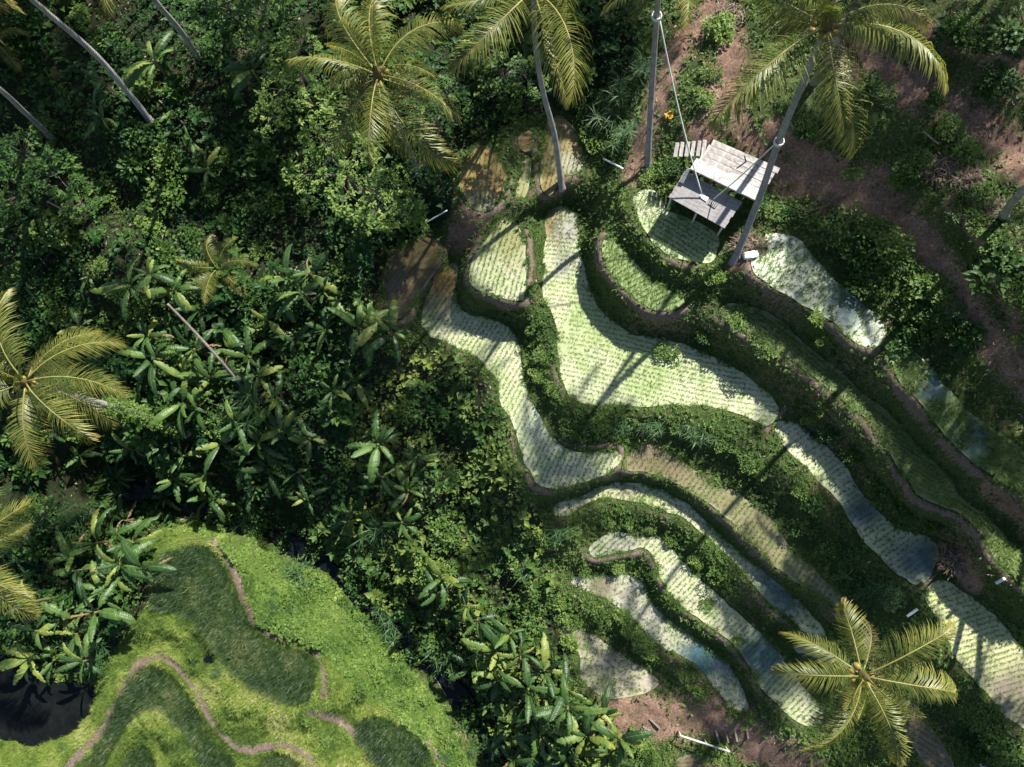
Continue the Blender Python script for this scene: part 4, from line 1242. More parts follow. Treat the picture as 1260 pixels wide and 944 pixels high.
# ------------------------------------------------------------------ coconut palms
def frond_meshes(seed, e0, e1, L=4.4, n=84, mat='frond'):
    g = np.random.default_rng(seed)
    m = 40
    t = np.linspace(0, 1, m)
    e = e0 + (e1 - e0) * t ** 1.15
    sway = g.choice([-1, 1]) * g.uniform(.15, .7) * t ** 1.8
    tw = g.uniform(-.9, .9)
    ds = L / (m - 1)
    f = np.c_[np.cos(e) * np.cos(sway), np.cos(e) * np.sin(sway), np.sin(e)]
    p = np.concatenate([[[0, 0, 0]], np.cumsum(f[:-1] * ds, 0)])
    V, Fc = tube([Vector(q) for q in p[::3]], list(np.linspace(.045, .006, len(p[::3]))), 5)
    rach = mesh_py('rachis', V, Fc, M['rachis'])
    LV, LF, RV = [], [], []
    off = 0
    for side in (-1, 1):
        tt = np.clip(np.linspace(.13, .995, n) + g.normal(0, .003, n), 0, 1)
        P = np.c_[[np.interp(tt, t, p[:, k]) for k in range(3)]].T
        Ff = np.c_[[np.interp(tt, t, f[:, k]) for k in range(3)]].T
        Ff /= np.linalg.norm(Ff, axis=1)[:, None]
        S = np.cross(np.array([0, 0, 1.]), Ff)
        S /= np.linalg.norm(S, axis=1)[:, None]
        U = np.cross(Ff, S)
        roll = tw * tt + side * 0
        S2 = S * np.cos(roll)[:, None] + U * np.sin(roll)[:, None]
        U2 = U * np.cos(roll)[:, None] - S * np.sin(roll)[:, None]
        ln = L * .235 * (.45 + .55 * np.sin(PI * np.clip((tt - .05) / .95, 0, 1) ** .75)) * g.uniform(.72, 1.1, n)
        ln *= np.where(tt > .9, 1 - (tt - .9) * 3.5, 1)
        ang = np.radians(np.interp(tt, [.1, .5, 1], [70, 56, 24]) + g.normal(0, 6, n))
        d0 = Ff * np.cos(ang)[:, None] + S2 * side * np.sin(ang)[:, None]
        lift = .18 + g.normal(0, .06, n)
        dr = g.uniform(.3, 1.0, n) * np.interp(tt, [0, .5, 1], [1.1, 1, .6])
        Wd = (.027 * L / 4.4 * g.uniform(.8, 1.1, n))[:, None]
        dn = np.array([0, 0, -1.])
        q0 = P
        q1 = P + d0 * (ln * .4)[:, None] + U2 * (ln * lift * .4)[:, None]
        q2 = P + d0 * (ln * .75)[:, None] + U2 * (ln * lift * .45)[:, None] + dn * (ln * dr * .3)[:, None]
        q3 = P + d0 * (ln * .98)[:, None] + U2 * (ln * lift * .3)[:, None] + dn * (ln * dr * .8)[:, None]
        X = Ff * .8 + U2 * .35
        v = np.stack([q0 - X * Wd * .6, q0 + X * Wd * .6, q1 + X * Wd, q1 - X * Wd, q2 + X * Wd * .8, q2 - X * Wd * .8, q3], 1).reshape(-1, 3)
        b = np.arange(n)[:, None] * 7 + off
        tri = np.concatenate([b + np.array([[0, 1, 2]]), b + np.array([[0, 2, 3]]), b + np.array([[3, 2, 4]]), b + np.array([[3, 4, 5]]), b + np.array([[5, 4, 6]])], 1).reshape(-1, 3)
        LV.append(v)
        LF.append(tri)
        off += len(v)
        RV.append(rep(np.clip(.35 + .35 * tt ** 2 + g.normal(0, .12, n), 0, 1), 7) + np.tile([0, 0, 0, 0, .08, .08, .3], n))
    lea = mesh_np('leaflets', np.concatenate(LV), np.concatenate(LF), M[mat], {'rnd': np.clip(np.concatenate(RV), 0, 1)})
    return lea, rach


FR = {'spear': [frond_meshes(500 + i, 1.35, .75, 3.2) for i in range(2)],
      'up': [frond_meshes(510 + i, .95, -.35) for i in range(3)],
      'mid': [frond_meshes(520 + i, .5, -.85) for i in range(4)],
      'low': [frond_meshes(530 + i, .05, -1.25, 4.2) for i in range(3)],
      'old': [frond_meshes(540 + i, -.5, -1.45, 3.8, 44, 'olive') for i in range(2)]}
nut = bpy.data.meshes.new('coconut')
import bmesh
bm = bmesh.new()
bmesh.ops.create_icosphere(bm, subdivisions=2, radius=.14)
for v in bm.verts:
    v.co.z *= 1.25
bm.to_mesh(nut)
bm.free()
nut.polygons.foreach_set('use_smooth', np.ones(len(nut.polygons), bool))
nut.materials.append(M['coconut'])


def trunk_mesh(pts, r0, r1, n=10):
    """swollen base, ring scars"""
    P = [Vector(p) for p in pts]
    fine = []
    seg = 14
    for i in range(len(P) - 1):                         # Catmull-Rom
        a, b, c, d = P[max(i - 1, 0)], P[i], P[i + 1], P[min(i + 2, len(P) - 1)]
        for k in range(seg):
            t = k / seg
            fine.append(.5 * ((2 * b) + (c - a) * t + (2 * a - 5 * b + 4 * c - d) * t * t + (3 * b - a - 3 * c + d) * t ** 3))
    fine.append(P[-1])
    m = len(fine)
    rad, al, s = [], [], 0
    for i, q in enumerate(fine):
        if i:
            s += (q - fine[i - 1]).length
        t = i / (m - 1)
        rad.append((r0 + (r1 - r0) * t + .12 * math.exp(-s / .45)) * (1 + .03 * math.sin(s * 9)))
        al.append(s)
    V, Fc = tube(fine, rad, n)
    me = mesh_py('trunk', V, Fc, M['trunk'])
    a = me.attributes.new('along', 'FLOAT', 'POINT')
    a.data.foreach_set('value', np.repeat(np.array(al, np.float32), n))
    return me, fine


def add_frond(t, c, az, kind, L, parent_scale=1.0):
    lea, rach = random.choice(FR[kind])
    k = L / 4.4 * random.uniform(.92, 1.05)
    f = link('frond', lea, t)
    f.location = c
    f.scale = (k, k, k)
    f.rotation_euler = (random.uniform(-.5, .5), random.uniform(-.15, .15), az)
    f.location = c + Vector((math.cos(az) * .12, math.sin(az) * .12, {'spear': .25, 'up': .15, 'mid': .0, 'low': -.12, 'old': -.25}[kind]))
    r = link('rachis', rach, f)


def palm(label, pts, height, tips, r0=.17, extra=(1, 3), group='coconut palms', nuts=True, base_world=None, name='coconut_palm', L0=None):
    """pts: picture points from the foot of the trunk to the crown, spread evenly over the height"""
    b = onground(*pts[0]) if base_world is None else base_world
    W = [b - Vector((0, 0, .2))]
    for i, p in enumerate(pts[1:]):
        z = b.z + height * (i + 1) / (len(pts) - 1)
        W.append(at(p[0], p[1], z))
    t = empty(name, b)
    tag(t, label, 'palm', group)
    me, fine = trunk_mesh([p - b for p in W], r0, r0 * .68)
    link('trunk', me, t)
    c = W[-1] - b
    top = W[-1]
    # fibrous crown heart
    V, Fc = [], []
    tube([c + Vector((0, 0, -.5)), c + Vector((0, 0, -.1)), c + Vector((0, 0, .35)), c + Vector((0, 0, .7))], [r0 * .75, .22, .16, .04], 8, V, Fc)
    link('crown_heart', mesh_py('crown_heart', V, Fc, M['husk']), t)
    scale = F / (CAMZ - top.z)
    angs = []
    for tp in tips:
        tx, ty = tp[0], tp[1]
        w2 = at(tx, ty, top.z - .3) - top
        az = math.atan2(w2.y, w2.x)
        d = math.hypot(w2.x, w2.y)
        kind = tp[2] if len(tp) > 2 else ('mid' if d > 2.6 else 'low')
        L = d / {'mid': .87, 'up': .83, 'low': .68, 'old': .5, 'spear': .5}[kind]
        add_frond(t, c, az, kind, min(max(L * random.uniform(.92, 1.06), 2.0), 5.4))
        angs.append(az)
    LL = L0 or 4.2
    for i in range(4):
        add_frond(t, c, random.uniform(0, 2 * PI), 'spear', LL * random.uniform(.55, .9))
    for i in range(extra[0]):
        add_frond(t, c, random.uniform(0, 2 * PI), 'low', LL * random.uniform(.8, 1))
    for i in range(extra[1]):
        add_frond(t, c, random.uniform(0, 2 * PI), 'old', LL * random.uniform(.7, .95))
    if nuts:
        for i in range(8):
            o = link('coconut', nut, t)
            a_ = random.uniform(0, 2 * PI)
            o.location = c + Vector((math.cos(a_) * .42, math.sin(a_) * .42, -.12 - .25 * random.random()))
            o.rotation_euler = (random.random(), random.random(), 0)
    return t


def ring_tips(cx, cy, r, n, a0=0):
    out = []
    for i in range(n):
        a_ = a0 + 2 * PI * i / n + random.uniform(-.2, .2)
        k = r * random.uniform(.75, 1.05)
        out.append((cx + k * math.cos(a_), cy + k * math.sin(a_), 'up' if i % 3 == 0 else 'mid'))
    return out


palm('star shaped coconut palm crown over the upper jungle', [(515,212),(497,170),(478,130),(465,92)], 13, [(350,80),(398,10),(455,-8),(550,15),(572,132,'mid'),(535,105,'up'),(470,195),(400,115,'mid'),(505,192,'low'),(410,158,'low')])
creeper_palm = palm('coconut palm with yellow fronds above the banana thicket and a creeper clad trunk', [(231,532),(165,508),(95,488),(30,470)], 11, [(132,395),(178,455),(135,548),(2,362),(-70,420),(-60,520),(18,595,'low'),(165,500,'low'),(78,398,'low')], .2)
palm('coconut palm crown spread over the lower terrace strips', [(985,798),(1012,808),(1040,820),(1062,832)], 12.5, [(965,836),(1044,756),(1148,770),(1174,842),(1116,930),(1008,930),(1076,890,'low'),(985,775,'low'),(1130,900,'low')], .19)
palm('leaning coconut palm beside the wooden swing platform', [(903,323),(935,242),(958,174),(988,102),(1018,30)], 14.5, [(1175,76),(1062,152,'low'),(890,160),(912,-5),(1138,15),(1125,-50),(950,-70),(1050,-110),(1110,30,'low')], .18)
palm('coconut palm trunk mostly hidden under the leaning palm crown', [(1003,100),(1045,20),(1130,-130)], 14, ring_tips(1130,-130,110,8), .16)
palm('tall curved coconut palm rooted beside the long brown paddy', [(691,231),(683,170),(668,112),(659,55),(656,-12)], 14, [(578,90),(735,112),(690,88,'low'),(560,20),(760,-30),(600,-70),(690,-110),(540,-50)], .16)
palm('straight coconut palm holding the tied end of the swing rope', [(797,208),(802,110),(808,20),(814,-55)], 14, [(858,22),(755,18),(900,-40),(760,-120),(840,-150),(720,-60)], .16)
palm('long leaning palm trunk crossing the shaded corner of the jungle', [(185,149),(122,72),(40,0),(-50,-85)], 15, ring_tips(-50,-85,120,9), .17)
palm('palm trunk leaning out of the jungle below the top edge', [(246,74),(222,38),(190,0),(135,-75)], 14, ring_tips(135,-85,115,9), .16)
palm('short visible grey palm trunk rising from dark jungle', [(60,166),(30,138),(0,110),(-110,20)], 13, ring_tips(-115,15,115,9), .16)
palm('palm fronds reaching in beside the lower banana grove', [(-22, 692), (-35, 690), (-48, 685)], 10, [(25,622),(30,722),(15,760,'low'),(-80,640),(-110,720),(-30,590,'low'),(-40,780)], .17)
palm('pale palm trunk standing above the brown footpath slope', [(1238,266),(1262,232),(1440,90)], 14, ring_tips(1440,90,120,9), .17)
# palms whose trunks stand outside the picture and whose crowns shade the terraces
SHADE = [((1090, 590), 15, (1300, 290)), ((1045, 705), 16, (1290, 400)), ((925, 800), 21, (1285, 400)), ((1100, 940), 14, (1292, 655)), ((1150, 945), 14, (1325, 640)), ((1110, 262), 14, (1287, 8)),
         ((640, 110), 13, (830, -140)), ((735, 30), 12, (880, -200)), ((100, 120), 14, (300, -150)), ((50, 210), 14, (240, -80)), ((30, 90), 13, (205, -150)), ((310, 150), 14, (475, -110)), ((1100, 130), 14, (1270, -60)), ((508, 335), 15, (715, -40)), ((1175, 600), 15, (1350, 340))]
for (s_, H, foot) in SHADE:
    sp_ = onground(*s_)
    cw = sp_ + to_sun * (H / to_sun.z)
    fb = onground(*foot)
    cpx, cpy = (float(q) for q in proj(np.array(cw.x), np.array(cw.y), np.array(cw.z)))
    print('SHADE', s_, 'crown px', round(cpx), round(cpy), 'height', round(cw.z - fb.z, 1), 'lean', round(math.hypot(cw.x - fb.x, cw.y - fb.y), 1))
    hgt = cw.z - fb.z
    m_ = fb.lerp(cw, .5)
    mx, my = (float(q) for q in proj(np.array(m_.x), np.array(m_.y), np.array(m_.z)))
    palm('tall coconut palm outside the picture whose shadow falls across the hillside', [foot, (mx, my), (cpx, cpy)], hgt, ring_tips(cpx, cpy, 150 * 40 / max(14, CAMZ - cw.z), 11), .17, (5, 4), 'coconut palms casting shade from outside the picture', False)

# young palms with a few fronds
for (px, py, tips, lab) in [(278, 338, [(262,378),(300,380),(250,320),(310,320)], 'young coconut palm with drooping fronds between the banana plants'), (8, 66, [(30,85),(20,40),(-20,60)], 'young palm poking in at the dark jungle edge')]:
    b = onground(px, py)
    t = empty('young_palm', b)
    tag(t, lab, 'palm', 'young palms')
    V, Fc = tube([(0, 0, -.2), (0, 0, 1.2)], [.12, .08], 8)
    link('trunk', mesh_py('trunk', V, Fc, M['husk']), t)
    for i in range(7):
        add_frond(t, Vector((0, 0, 1.2)), i * .9 + .3, 'up' if i % 2 else 'mid', 2.4)

# bare trunk without crown
b = onground(311, 493)
pts = [b - Vector((0, 0, .2)), at(268, 440, b.z + 3.4), at(236, 405, b.z + 4.8), at(206, 374, b.z + 6.2)]
me, fine = trunk_mesh([p - b for p in pts], .1, .07)
me.materials[0] = M['drywood']
o = link('dead_palm_trunk', me)
o.location = b
tag(o, 'bare crownless palm trunk leaning over the banana thicket', 'tree trunk')

# creeper sheathing the lower trunk of the left palm
g = np.random.default_rng(77)
tr = next(c for c in creeper_palm.children if c.name.startswith('trunk'))
co = np.array([v.co[:] for v in tr.data.vertices]).reshape(-1, 10, 3)
al = np.array([d.value for d in tr.data.attributes['along'].data]).reshape(-1, 10)[:, 0]
cen = co.mean(1)
n = 2600
ra = g.uniform(.2, 6.2, n)
ci = np.clip(np.searchsorted(al, ra), 0, len(al) - 1)
ck = g.integers(0, 10, n)
nd = co[ci, ck] - cen[ci]
nd /= np.linalg.norm(nd, axis=1)[:, None]
rad = (.3 + .16 * np.sin(ra * 3.1) ** 2) * g.uniform(.7, 1.3, n)
P = cen[ci] + nd * rad[:, None] + g.normal(0, .05, (n, 3))
D, U, S = dirs(np.arctan2(nd[:, 1], nd[:, 0]) + g.normal(0, .8, n), g.uniform(-.5, .6, n))
L = g.uniform(.1, .2, n)
V, T = kites(P, D, U, S, L, L * .33)
o = link('trunk_creeper', mesh_np('trunk_creeper', V, T, M['lime'], {'rnd': rep(np.clip(.35 + g.normal(0, .15, n), 0, 1), 4)}))
o.location = creeper_palm.location
tag(o, 'leafy green creeper wrapped around the leaning palm trunk', 'creeper')

# ------------------------------------------------------------------ swing platform
def plank_set(name, corners, nplank, thick, mat, parent, origin, gap=.03, along=0, seed=0, jit=.012):
    """corners: four world points A B C D; boards run A->B, stacked A->D; one mesh per board"""
    A, B, C_, D_ = corners
    r = random.Random(seed)
    out = []
    for i in range(nplank):
        t0, t1 = i / nplank, (i + 1) / nplank
        a0, a1 = A.lerp(D_, t0), A.lerp(D_, t1)
        b0, b1 = B.lerp(C_, t0), B.lerp(C_, t1)
        c = (a0 + a1 + b0 + b1) / 4
        ax = ((b0 + b1) - (a0 + a1)) / 2
        ay = ((a1 + b1) - (a0 + b0)) / 2
        lx, ly = ax.length, ay.length - gap
        ax.normalize()
        up = ax.cross(ay).normalized()
        if up.z < 0:
            up = -up
        ayn = up.cross(ax)
        V, Fc = [], []
        e1, e2 = r.uniform(-.03, .03), r.uniform(-.03, .03)
        box(Vector(((e1 + e2) / 2, 0, 0)), Vector((lx / 2 + abs(e1 - e2) / 2, 0, 0)), Vector((0, ly / 2, 0)), Vector((0, 0, thick / 2)), V, Fc, jit)
        me = mesh_py(name, V, Fc, mat, False)
        o = link(name, me, parent)
        o.matrix_local = Matrix.Translation(c - origin) @ Matrix((ax, ayn, up)).transposed().to_4x4()
        out.append(o)
    return out


ZL, ZU = 5.0, 5.75
lo_c = [at(843, 211, ZL + .15), at(913, 249, ZL + .15), at(891, 281, ZL), at(823, 243, ZL)]
org = Vector(((lo_c[0] + lo_c[2]) / 2))
org.z = zat(org.x, org.y)
plat = empty('lower_platform', org)
tag(plat, 'grey weathered plank platform on thin posts over a paddy', 'platform')
plank_set('plank', lo_c, 7, .05, M['greyplank'], plat, org, .006, seed=1, jit=.003)
for (px, py) in [(826, 243), (890, 277), (843, 213), (909, 250), (858, 260)]:
    p = at(px, py, ZL - .06)
    zb = zat(p.x, p.y)
    V, Fc = tube([p - org, Vector((p.x, p.y, zb - .2)) - org], .055, 8)
    link('post', mesh_py('post', V, Fc, M['bamboo']), plat)
for k in (.15, .85):
    a_, b_ = lo_c[0].lerp(lo_c[3], k), lo_c[1].lerp(lo_c[2], k)
    V, Fc = tube([a_ - org - Vector((0, 0, .08)), b_ - org - Vector((0, 0, .08))], .05, 8)
    link('beam', mesh_py('beam', V, Fc, M['drywood']), plat)

up_c = [at(878, 172, ZU), at(960, 207, ZU), at(939, 234, ZU), at(860, 197, ZU)]
org2 = Vector((up_c[0] + up_c[2]) / 2)
org2.z = zat(org2.x, org2.y)
deck = empty('upper_deck', org2)
tag(deck, 'pale wide board deck with a white front ledge above the grey platform', 'deck')
plank_set('board', up_c, 4, .06, M['paleplank'], deck, org2, .03, seed=2)
led = [at(859.5, 197.5, ZU + .02), at(938, 234.7, ZU + .02), at(926, 245, ZU + .02), at(847, 206, ZU + .02)]
plank_set('white_ledge', led, 1, .12, M['whiteplank'], deck, org2, .0, seed=3)
sd_ = [at(846, 206.5, ZU), at(850, 208.5, ZU), at(841, 226, ZU - .5), at(837, 224, ZU - .5)]
plank_set('side_board', sd_, 1, .06, M['whiteplank'], deck, org2, .0, seed=4)
for c in (up_c[0].lerp(up_c[2], .1), up_c[1].lerp(up_c[3], .12), led[1].lerp(led[3], .1), led[3].lerp(led[1], .1)):
    zb = zat(c.x, c.y)
    V, Fc = tube([Vector((c.x, c.y, ZU - .07)) - org2, Vector((c.x, c.y, min(zb, ZU - .3) - .2)) - org2], .06, 8)
    link('post', mesh_py('post', V, Fc, M['drywood']), deck)
V, Fc = tube([at(918, 199, ZU + .03) - org2, at(916, 192, ZU + .55) - org2], .035, 8)
link('short_peg', mesh_py('short_peg', V, Fc, M['bark']), deck)

so_ = onground(846, 186)
steps = empty('wooden_steps', so_)
tag(steps, 'short flight of pale plank steps leading onto the wide board deck', 'steps')
xsx = [832, 838.5, 845.5, 852.5, 859.5, 866]
for i, px in enumerate(xsx):
    z = ZU - .35 + i * .055
    c = [at(px - 2 + 1.5, 176 - i * .5, z), at(px - 5 + 1.5, 193 - i * .3, z), at(px + 1.5, 193.5 - i * .3, z), at(px + 3.5, 175.5 - i * .5, z)]
    plank_set('tread', c, 1, .05, M['paleplank'] if i % 2 else M['greyplank'], steps, so_, .0, seed=10 + i)

# the swing
sw = empty('rope_swing', at(866, 244, ZL + .1))
tag(sw, 'white rope swing hung from two palms with its seat on the grey platform', 'swing')
so3 = sw.location.copy()


def rope(p, q, r, sag, name, parent, org, mat):
    pts = []
    for i in range(15):
        t = i / 14
        v = p.lerp(q, t)
        v.z -= sag * 4 * t * (1 - t)
        pts.append(v - org)
    V, Fc = tube(pts, r, 6)
    return link(name, mesh_py(name, V, Fc, mat), parent)


zE = zat(*onground(797, 208)[:2]) + 14 * 2 / 3
zC = zat(*onground(903, 323)[:2]) + 14.5 * 2 / 4
pE = at(811, 21, zE)
pC = at(956, 175, zC)
seatL, seatR = at(864, 240, ZL + .25), at(878, 245, ZL + .25)
rope(pE, seatL, .035, .5, 'rope', sw, so3, M['rope'])
rope(pC, seatR, .03, .3, 'rope', sw, so3, M['rope'])
for pp, r in ((at(808, 20, zE), .2), (at(958.5, 174.5, zC), .2)):
    V, Fc = [], []
    for k in range(4):
        ring = [pp - so3 + Vector((math.cos(a_) * r, math.sin(a_) * r, (k - 1.5) * .05)) for a_ in np.linspace(0, 2 * PI, 17)]
        tube(ring, .03, 6, V, Fc)
    link('rope_collar', mesh_py('rope_collar', V, Fc, M['rope']), sw)
V, Fc = [], []
c0 = at(866, 243, ZL + .12) - so3
dx = (at(878, 250, ZL) - at(864, 241, ZL)).normalized()
dy = Vector((-dx.y, dx.x, 0))
box(c0, dx * .22, dy * .12, Vector((0, 0, .04)), V, Fc)
link('seat', mesh_py('seat', V, Fc, M['plastic'], False), sw)
V, Fc = [], []
c1 = at(878, 250.5, ZL + .1) - so3
for k in range(5):
    tube([c1 + dx * (-.2 + k * .1) - dy * .2, c1 + dx * (-.2 + k * .1) + dy * .2], .018, 5, V, Fc)
tube([c1 - dx * .22 - dy * .2, c1 + dx * .22 - dy * .2], .022, 5, V, Fc)
tube([c1 - dx * .22 + dy * .2, c1 + dx * .22 + dy * .2], .022, 5, V, Fc)
link('backrest', mesh_py('backrest', V, Fc, M['black']), sw)

# orange line, shed roof, pipes, poles
p, q = at(823, 25, 12), onground(881, 87)
o = rope(p, q, .02, .3, 'orange_cable', None, Vector((0, 0, 0)), M['cable'])
tag(o, 'thin orange line slanting down to the brown slope', 'cable')
o_ = onground(790, -2)
shed = empty('small_shed', o_)
tag(shed, 'small shed with a pale grey sheet roof cut by the top edge', 'shed')
V, Fc = [], []
zc = 2.2
box(Vector((0, .9, zc)), Vector((.55, 0, 0)), Vector((0, 1.0, .1)), Vector((0, 0, .03)), V, Fc)
link('roof', mesh_py('roof', V, Fc, M['roofsheet'], False), shed)
for sx in (-.45, .45):
    for sy in (.1, 1.7):
        V, Fc = tube([(sx, sy, -.2), (sx, sy, zc - .05)], .05, 8)
        link('post', mesh_py('post', V, Fc, M['drywood']), shed)


def pole(a, b, za, zb, r, name, label, cat, mat, group=None):
    p, q = onground(*a), onground(*b)
    p.z += za
    q.z += zb
    pts = [p.lerp(q, k / 8) - p for k in range(9)]
    V, Fc = tube(pts, [r * (1.15 if k % 3 == 0 else 1) for k in range(9)], 8)
    o = link(name, mesh_py(name, V, Fc, mat))
    o.location = p
    return tag(o, label, cat, group)


pole((742, 200), (766, 211), .5, .35, .05, 'bamboo_pole', 'white bamboo pole lying over reeds beside the straight palm', 'pole', M['whitepipe'])
pole((527, 280), (553, 266), .8, .9, .035, 'bamboo_pole', 'thin pale pole above the dark shaded brown paddy', 'pole', M['whitepipe'])
pole((1111, 757), (1124, 748), .5, .5, .07, 'white_pipe', 'short white pipe on the bank above the lower palm crown', 'pipe', M['whitepipe'])
pole((1220, 716), (1229, 711), .5, .5, .08, 'white_pipe', 'stubby white pipe on the bank above the bright shadowed paddy', 'pipe', M['whitepipe'])
pole((1201, 938), (1211, 943), .4, .4, .07, 'white_pipe', 'white pipe half hidden in leaves near the bottom edge', 'pipe', M['whitepipe'])
pole((440, 352), (452, 333), .8, .8, .03, 'bamboo_pole', 'slim blue grey pole in the shade beside the brown paddy', 'pole', M['whitepipe'])
pole((229, 640), (246, 635), .9, .7, .05, 'wooden_pole', 'grey pole sticking out over the edge of the curved rice plot', 'pole', M['drywood'])
pole((70, 255), (95, 268), .9, .7, .05, 'dry_branch', 'pale dry branch among leaves of the left slope', 'branch', M['drywood'])
pole((40, 296), (66, 330), 1.0, .8, .04, 'dry_branch', 'grey dry branch beside a pale leaf on the left slope', 'branch', M['drywood'])
pole((200, 128), (232, 158), .4, .4, .04, 'dry_branch', 'dry stick on the open litter beside the long leaning trunk', 'branch', M['drywood'])
pole((246, 146), (262, 152), .4, .4, .035, 'dry_branch', 'short dry stick on the jungle litter', 'branch', M['drywood'])
pole((272, 78), (268, 60), .5, .4, .04, 'dry_branch', 'dry stick on the litter near the trunk below the top edge', 'branch', M['drywood'])
pole((1132, 165), (1150, 182), .3, .4, .04, 'dry_branch', 'pale dry branch on the brown upper slope', 'branch', M['drywood'])
pole((610, 108), (640, 118), .5, .4, .05, 'dry_branch', 'fallen dry frond stalk above the top brown paddy', 'branch', M['drywood'])
pole((395, 690), (440, 715), .6, .6, .03, 'dry_branch', 'thin dry branch hanging over the dark stream', 'branch', M['drywood'])
pole((535, 830), (550, 855), .4, .3, .035, 'dry_branch', 'dry stick leaning into the lower stream', 'branch', M['drywood'])

# bamboo rail on posts
p, q = onground(836, 906), onground(898, 926)
rail = empty('bamboo_rail', p)
tag(rail, 'bleached bamboo rail on short posts beside the bare soil', 'railing')
hp, hq = at(836, 905, p.z + 1.0), at(898, 925, p.z + 1.0)
V, Fc = tube([hp.lerp(hq, k / 10) - p for k in range(11)], [.055 if k % 2 else .062 for k in range(11)], 8)
link('handrail', mesh_py('handrail', V, Fc, M['bamboo']), rail)
for k in (.03, .55, .97):
    t_ = hp.lerp(hq, k)
    V, Fc = tube([t_ - p - Vector((0, 0, .03)), Vector((t_.x, t_.y, zat(t_.x, t_.y) - .2)) - p], .045, 8)
    link('post', mesh_py('post', V, Fc, M['bamboo']), rail)

# lower steps cut in the soil
for name, segs, lab in [('log_steps', [((799, 884), (812, 896)), ((791, 893), (803, 901)), ((785, 904), (793, 909))], 'three log treads climbing from the bananas to the bare soil'),
                        ('plank_steps', [((892, 895), (895, 912)), ((880, 896), (884, 912)), ((904, 896), (906, 911)), ((918, 894), (920, 908))], 'four plank risers set in the bare soil near the bottom')]:
    o0 = onground(*segs[0][0])
    t = empty(name, o0)
    tag(t, lab, 'steps')
    for i, (a, b) in enumerate(segs):
        p, q = onground(*a), onground(*b)
        d = (q - p)
        d.z *= .3
        l = d.length
        d.normalize()
        s = Vector((-d.y, d.x, 0)).normalized()
        V, Fc = [], []
        box((p + q) / 2 - o0 + Vector((0, 0, .06)), d * l / 2, s * .05, Vector((0, 0, .1)), V, Fc, .015)
        link('tread', mesh_py('tread', V, Fc, M['drywood'], False), t)

# sack and straw heap at the palm foot
p = onground(923, 315)
bm = bmesh.new()
bmesh.ops.create_icosphere(bm, subdivisions=3, radius=1)
for v in bm.verts:
    x_, y_, z_ = v.co
    k = .08 * math.sin(x_ * 7) * math.cos(y_ * 6)
    f3 = lambda a_: math.copysign(abs(a_) ** .6, a_)
    v.co = (f3(x_) * .36 + k, f3(y_) * .2 + k * .6, f3(z_) * .14 + .12 + .3 * k)
me = bpy.data.meshes.new('white_sack')
bm.to_mesh(me)
bm.free()
me.polygons.foreach_set('use_smooth', np.ones(len(me.polygons), bool))
me.materials.append(M['plastic'])
o = link('white_sack', me)
o.location = p
o.rotation_euler = (0, 0, .1)
tag(o, 'white sack lying at the foot of the leaning palm', 'sack')


def heap(px, py, r, h, label, n=900, seed=0, mat='litter'):
    g = np.random.default_rng(seed)
    p = onground(px, py)
    a_ = g.uniform(0, 2 * PI, n)
    rr = r * g.random(n) ** .5
    P = np.c_[np.cos(a_) * rr * 1.3, np.sin(a_) * rr, h * (1 - (rr / r) ** 2) * g.uniform(.6, 1, n)]
    D, U, S = dirs(g.uniform(0, 2 * PI, n), g.normal(0, .35, n))
    L = g.uniform(.2, .55, n)
    V, T = kites(P, D, U, S, L, L * .05 + .006, 0)
    o = link('straw_heap', mesh_np('straw_heap', V, T, M[mat], {'rnd': rep(g.random(n), 4)}))
    o.location = p
    return tag(o, label, 'straw heap', 'heaps of dry stalks')


heap(925, 303, .75, .35, 'brown straw heap behind the white sack', 800, 1)
heap(1178, 690, .7, .3, 'heap of dry stalks below the rounded blue pool', 700, 2)
heap(1215, 262, .8, .3, 'heap of dry fronds by the pale trunk on the slope', 700, 3)
heap(905, 22, .9, .3, 'heap of dry stalks on the soil at the top edge', 800, 4)
heap(1160, 208, .7, .25, 'heap of pale dry stalks on the upper brown slope', 600, 5)
heap(1190, 222, .6, .25, 'small dry heap among shrubs of the upper slope', 500, 6)
heap(290, 60, 1.0, .25, 'dry stalk heap near the trunks below the top edge', 700, 7)
heap(612, 95, 1.0, .3, 'heap of fallen dry fronds above the brown paddies', 700, 8)

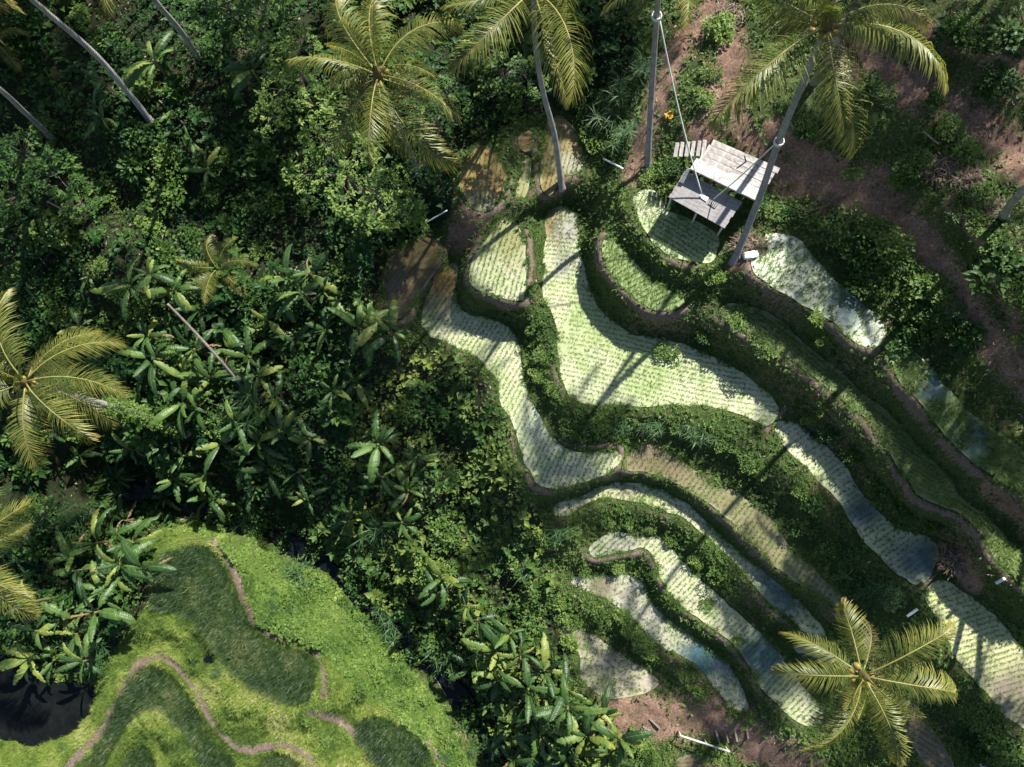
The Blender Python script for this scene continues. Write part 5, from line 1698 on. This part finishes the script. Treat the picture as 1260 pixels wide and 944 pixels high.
# ------------------------------------------------------------------ labels for the many plants
LAND = [(75, 862, 'the dark pond'), (40, 470, 'the yellow fronded palm crown'), (258, 430, 'the crownless leaning trunk'), (200, 510, 'the creeper clad trunk'), (185, 149, 'the foot of the longest leaning trunk'), (246, 74, 'the foot of the trunk under the top edge'), (60, 166, 'the short grey trunk'), (465, 92, 'the star shaped palm crown'), (593, 220, 'the rounded rust paddy'), (508, 345, 'the dark shaded paddy'), (612, 320, 'the teardrop paddy'), (545, 350, 'the rust neck of the winding paddy'), (620, 450, 'the bend of the winding paddy'), (715, 580, 'the tail of the winding paddy'), (820, 436, 'the round islet of the central paddy'), (945, 505, 'the tip of the central paddy'), (800, 370, 'the green crescent paddy'), (868, 246, 'the grey swing platform'), (905, 205, 'the wide board deck'), (797, 208, 'the foot of the straight palm'), (691, 231, 'the foot of the curved palm'), (903, 323, 'the foot of the leaning palm'), (980, 330, 'the glinting paddy'), (1130, 690, 'the rounded blue pool'), (1062, 832, 'the lower palm crown'), (865, 915, 'the bamboo rail'), (750, 835, 'the lowest muddy paddy'), (745, 720, 'the bare mud patch'), (770, 603, 'the muddy hollow of the arched paddy'), (810, 560, 'the dry brown paddy end'), (190, 812, 'the top bend of the footpath'), (340, 820, 'the long curved rice plot'), (490, 915, 'the tongue shaped rice plot'), (400, 690, 'the upper open stretch of stream'), (555, 845, 'the lower open stretch of stream'), (1120, 275, 'the upper bend of the brown path'), (1200, 400, 'the shaded lower bend of the brown path'), (1238, 266, 'the pale trunk on the slope'), (1190, 780, 'the bright shadowed paddy'), (940, 640, 'the lit rows of the dry strip'), (1015, 45, 'the leaning palm crown'), (823, 146, 'the orange croton'), (900, 885, 'the plank risers'), (800, 890, 'the log treads'), (250, 690, 'the head of the curved rice plot'), (757, 205, 'the white bamboo pole')]
ORD = ['closest', 'second closest', 'third closest', 'fourth closest', 'fifth closest', 'sixth closest', 'seventh closest', 'eighth closest', 'ninth closest', 'tenth closest', 'eleventh closest', 'twelfth closest']


def near_labels(items, what):
    """items [(obj, px, py, text)]: each gets the landmark it ranks best at among its own look"""
    looks = {}
    for it in items:
        looks.setdefault(it[3], []).append(it)
    for look, its in looks.items():
        best = {}
        for lx, ly, ln in LAND:
            for r, it in enumerate(sorted(its, key=lambda q: (q[1] - lx) ** 2 + (q[2] - ly) ** 2)):
                d = math.hypot(it[1] - lx, it[2] - ly)
                if id(it[0]) not in best or (r, d) < best[id(it[0])][:2]:
                    best[id(it[0])] = (r, d, ln)
        for it in its:
            r, d, ln = best[id(it[0])]
            it[0]['label'] = f"{look} {ORD[min(r, 11)]} to {ln}"
            it[0]['category'] = what


near_labels([(o, px, py, LOOK[kd]) for o, px, py, kd, s in shrubs if kd not in ('reed', 'croton')], 'shrub')
near_labels([(o, px, py, LOOK[kd]) for o, px, py, kd, s in shrubs if kd == 'reed'], 'reeds')
near_labels([(o, px, py, 'banana plant') for o, px, py, s, n in bananas], 'banana plant')
for o, px, py, kd, s in shrubs:
    o['group'] = 'reed clumps' if kd == 'reed' else 'shrubs on the slopes and banks'
    if kd == 'croton':
        tag(o, 'small orange yellow croton shrub on the soil path by the swing rope', 'shrub')
for o, *_ in bananas:
    o['group'] = 'banana plants around the valley'
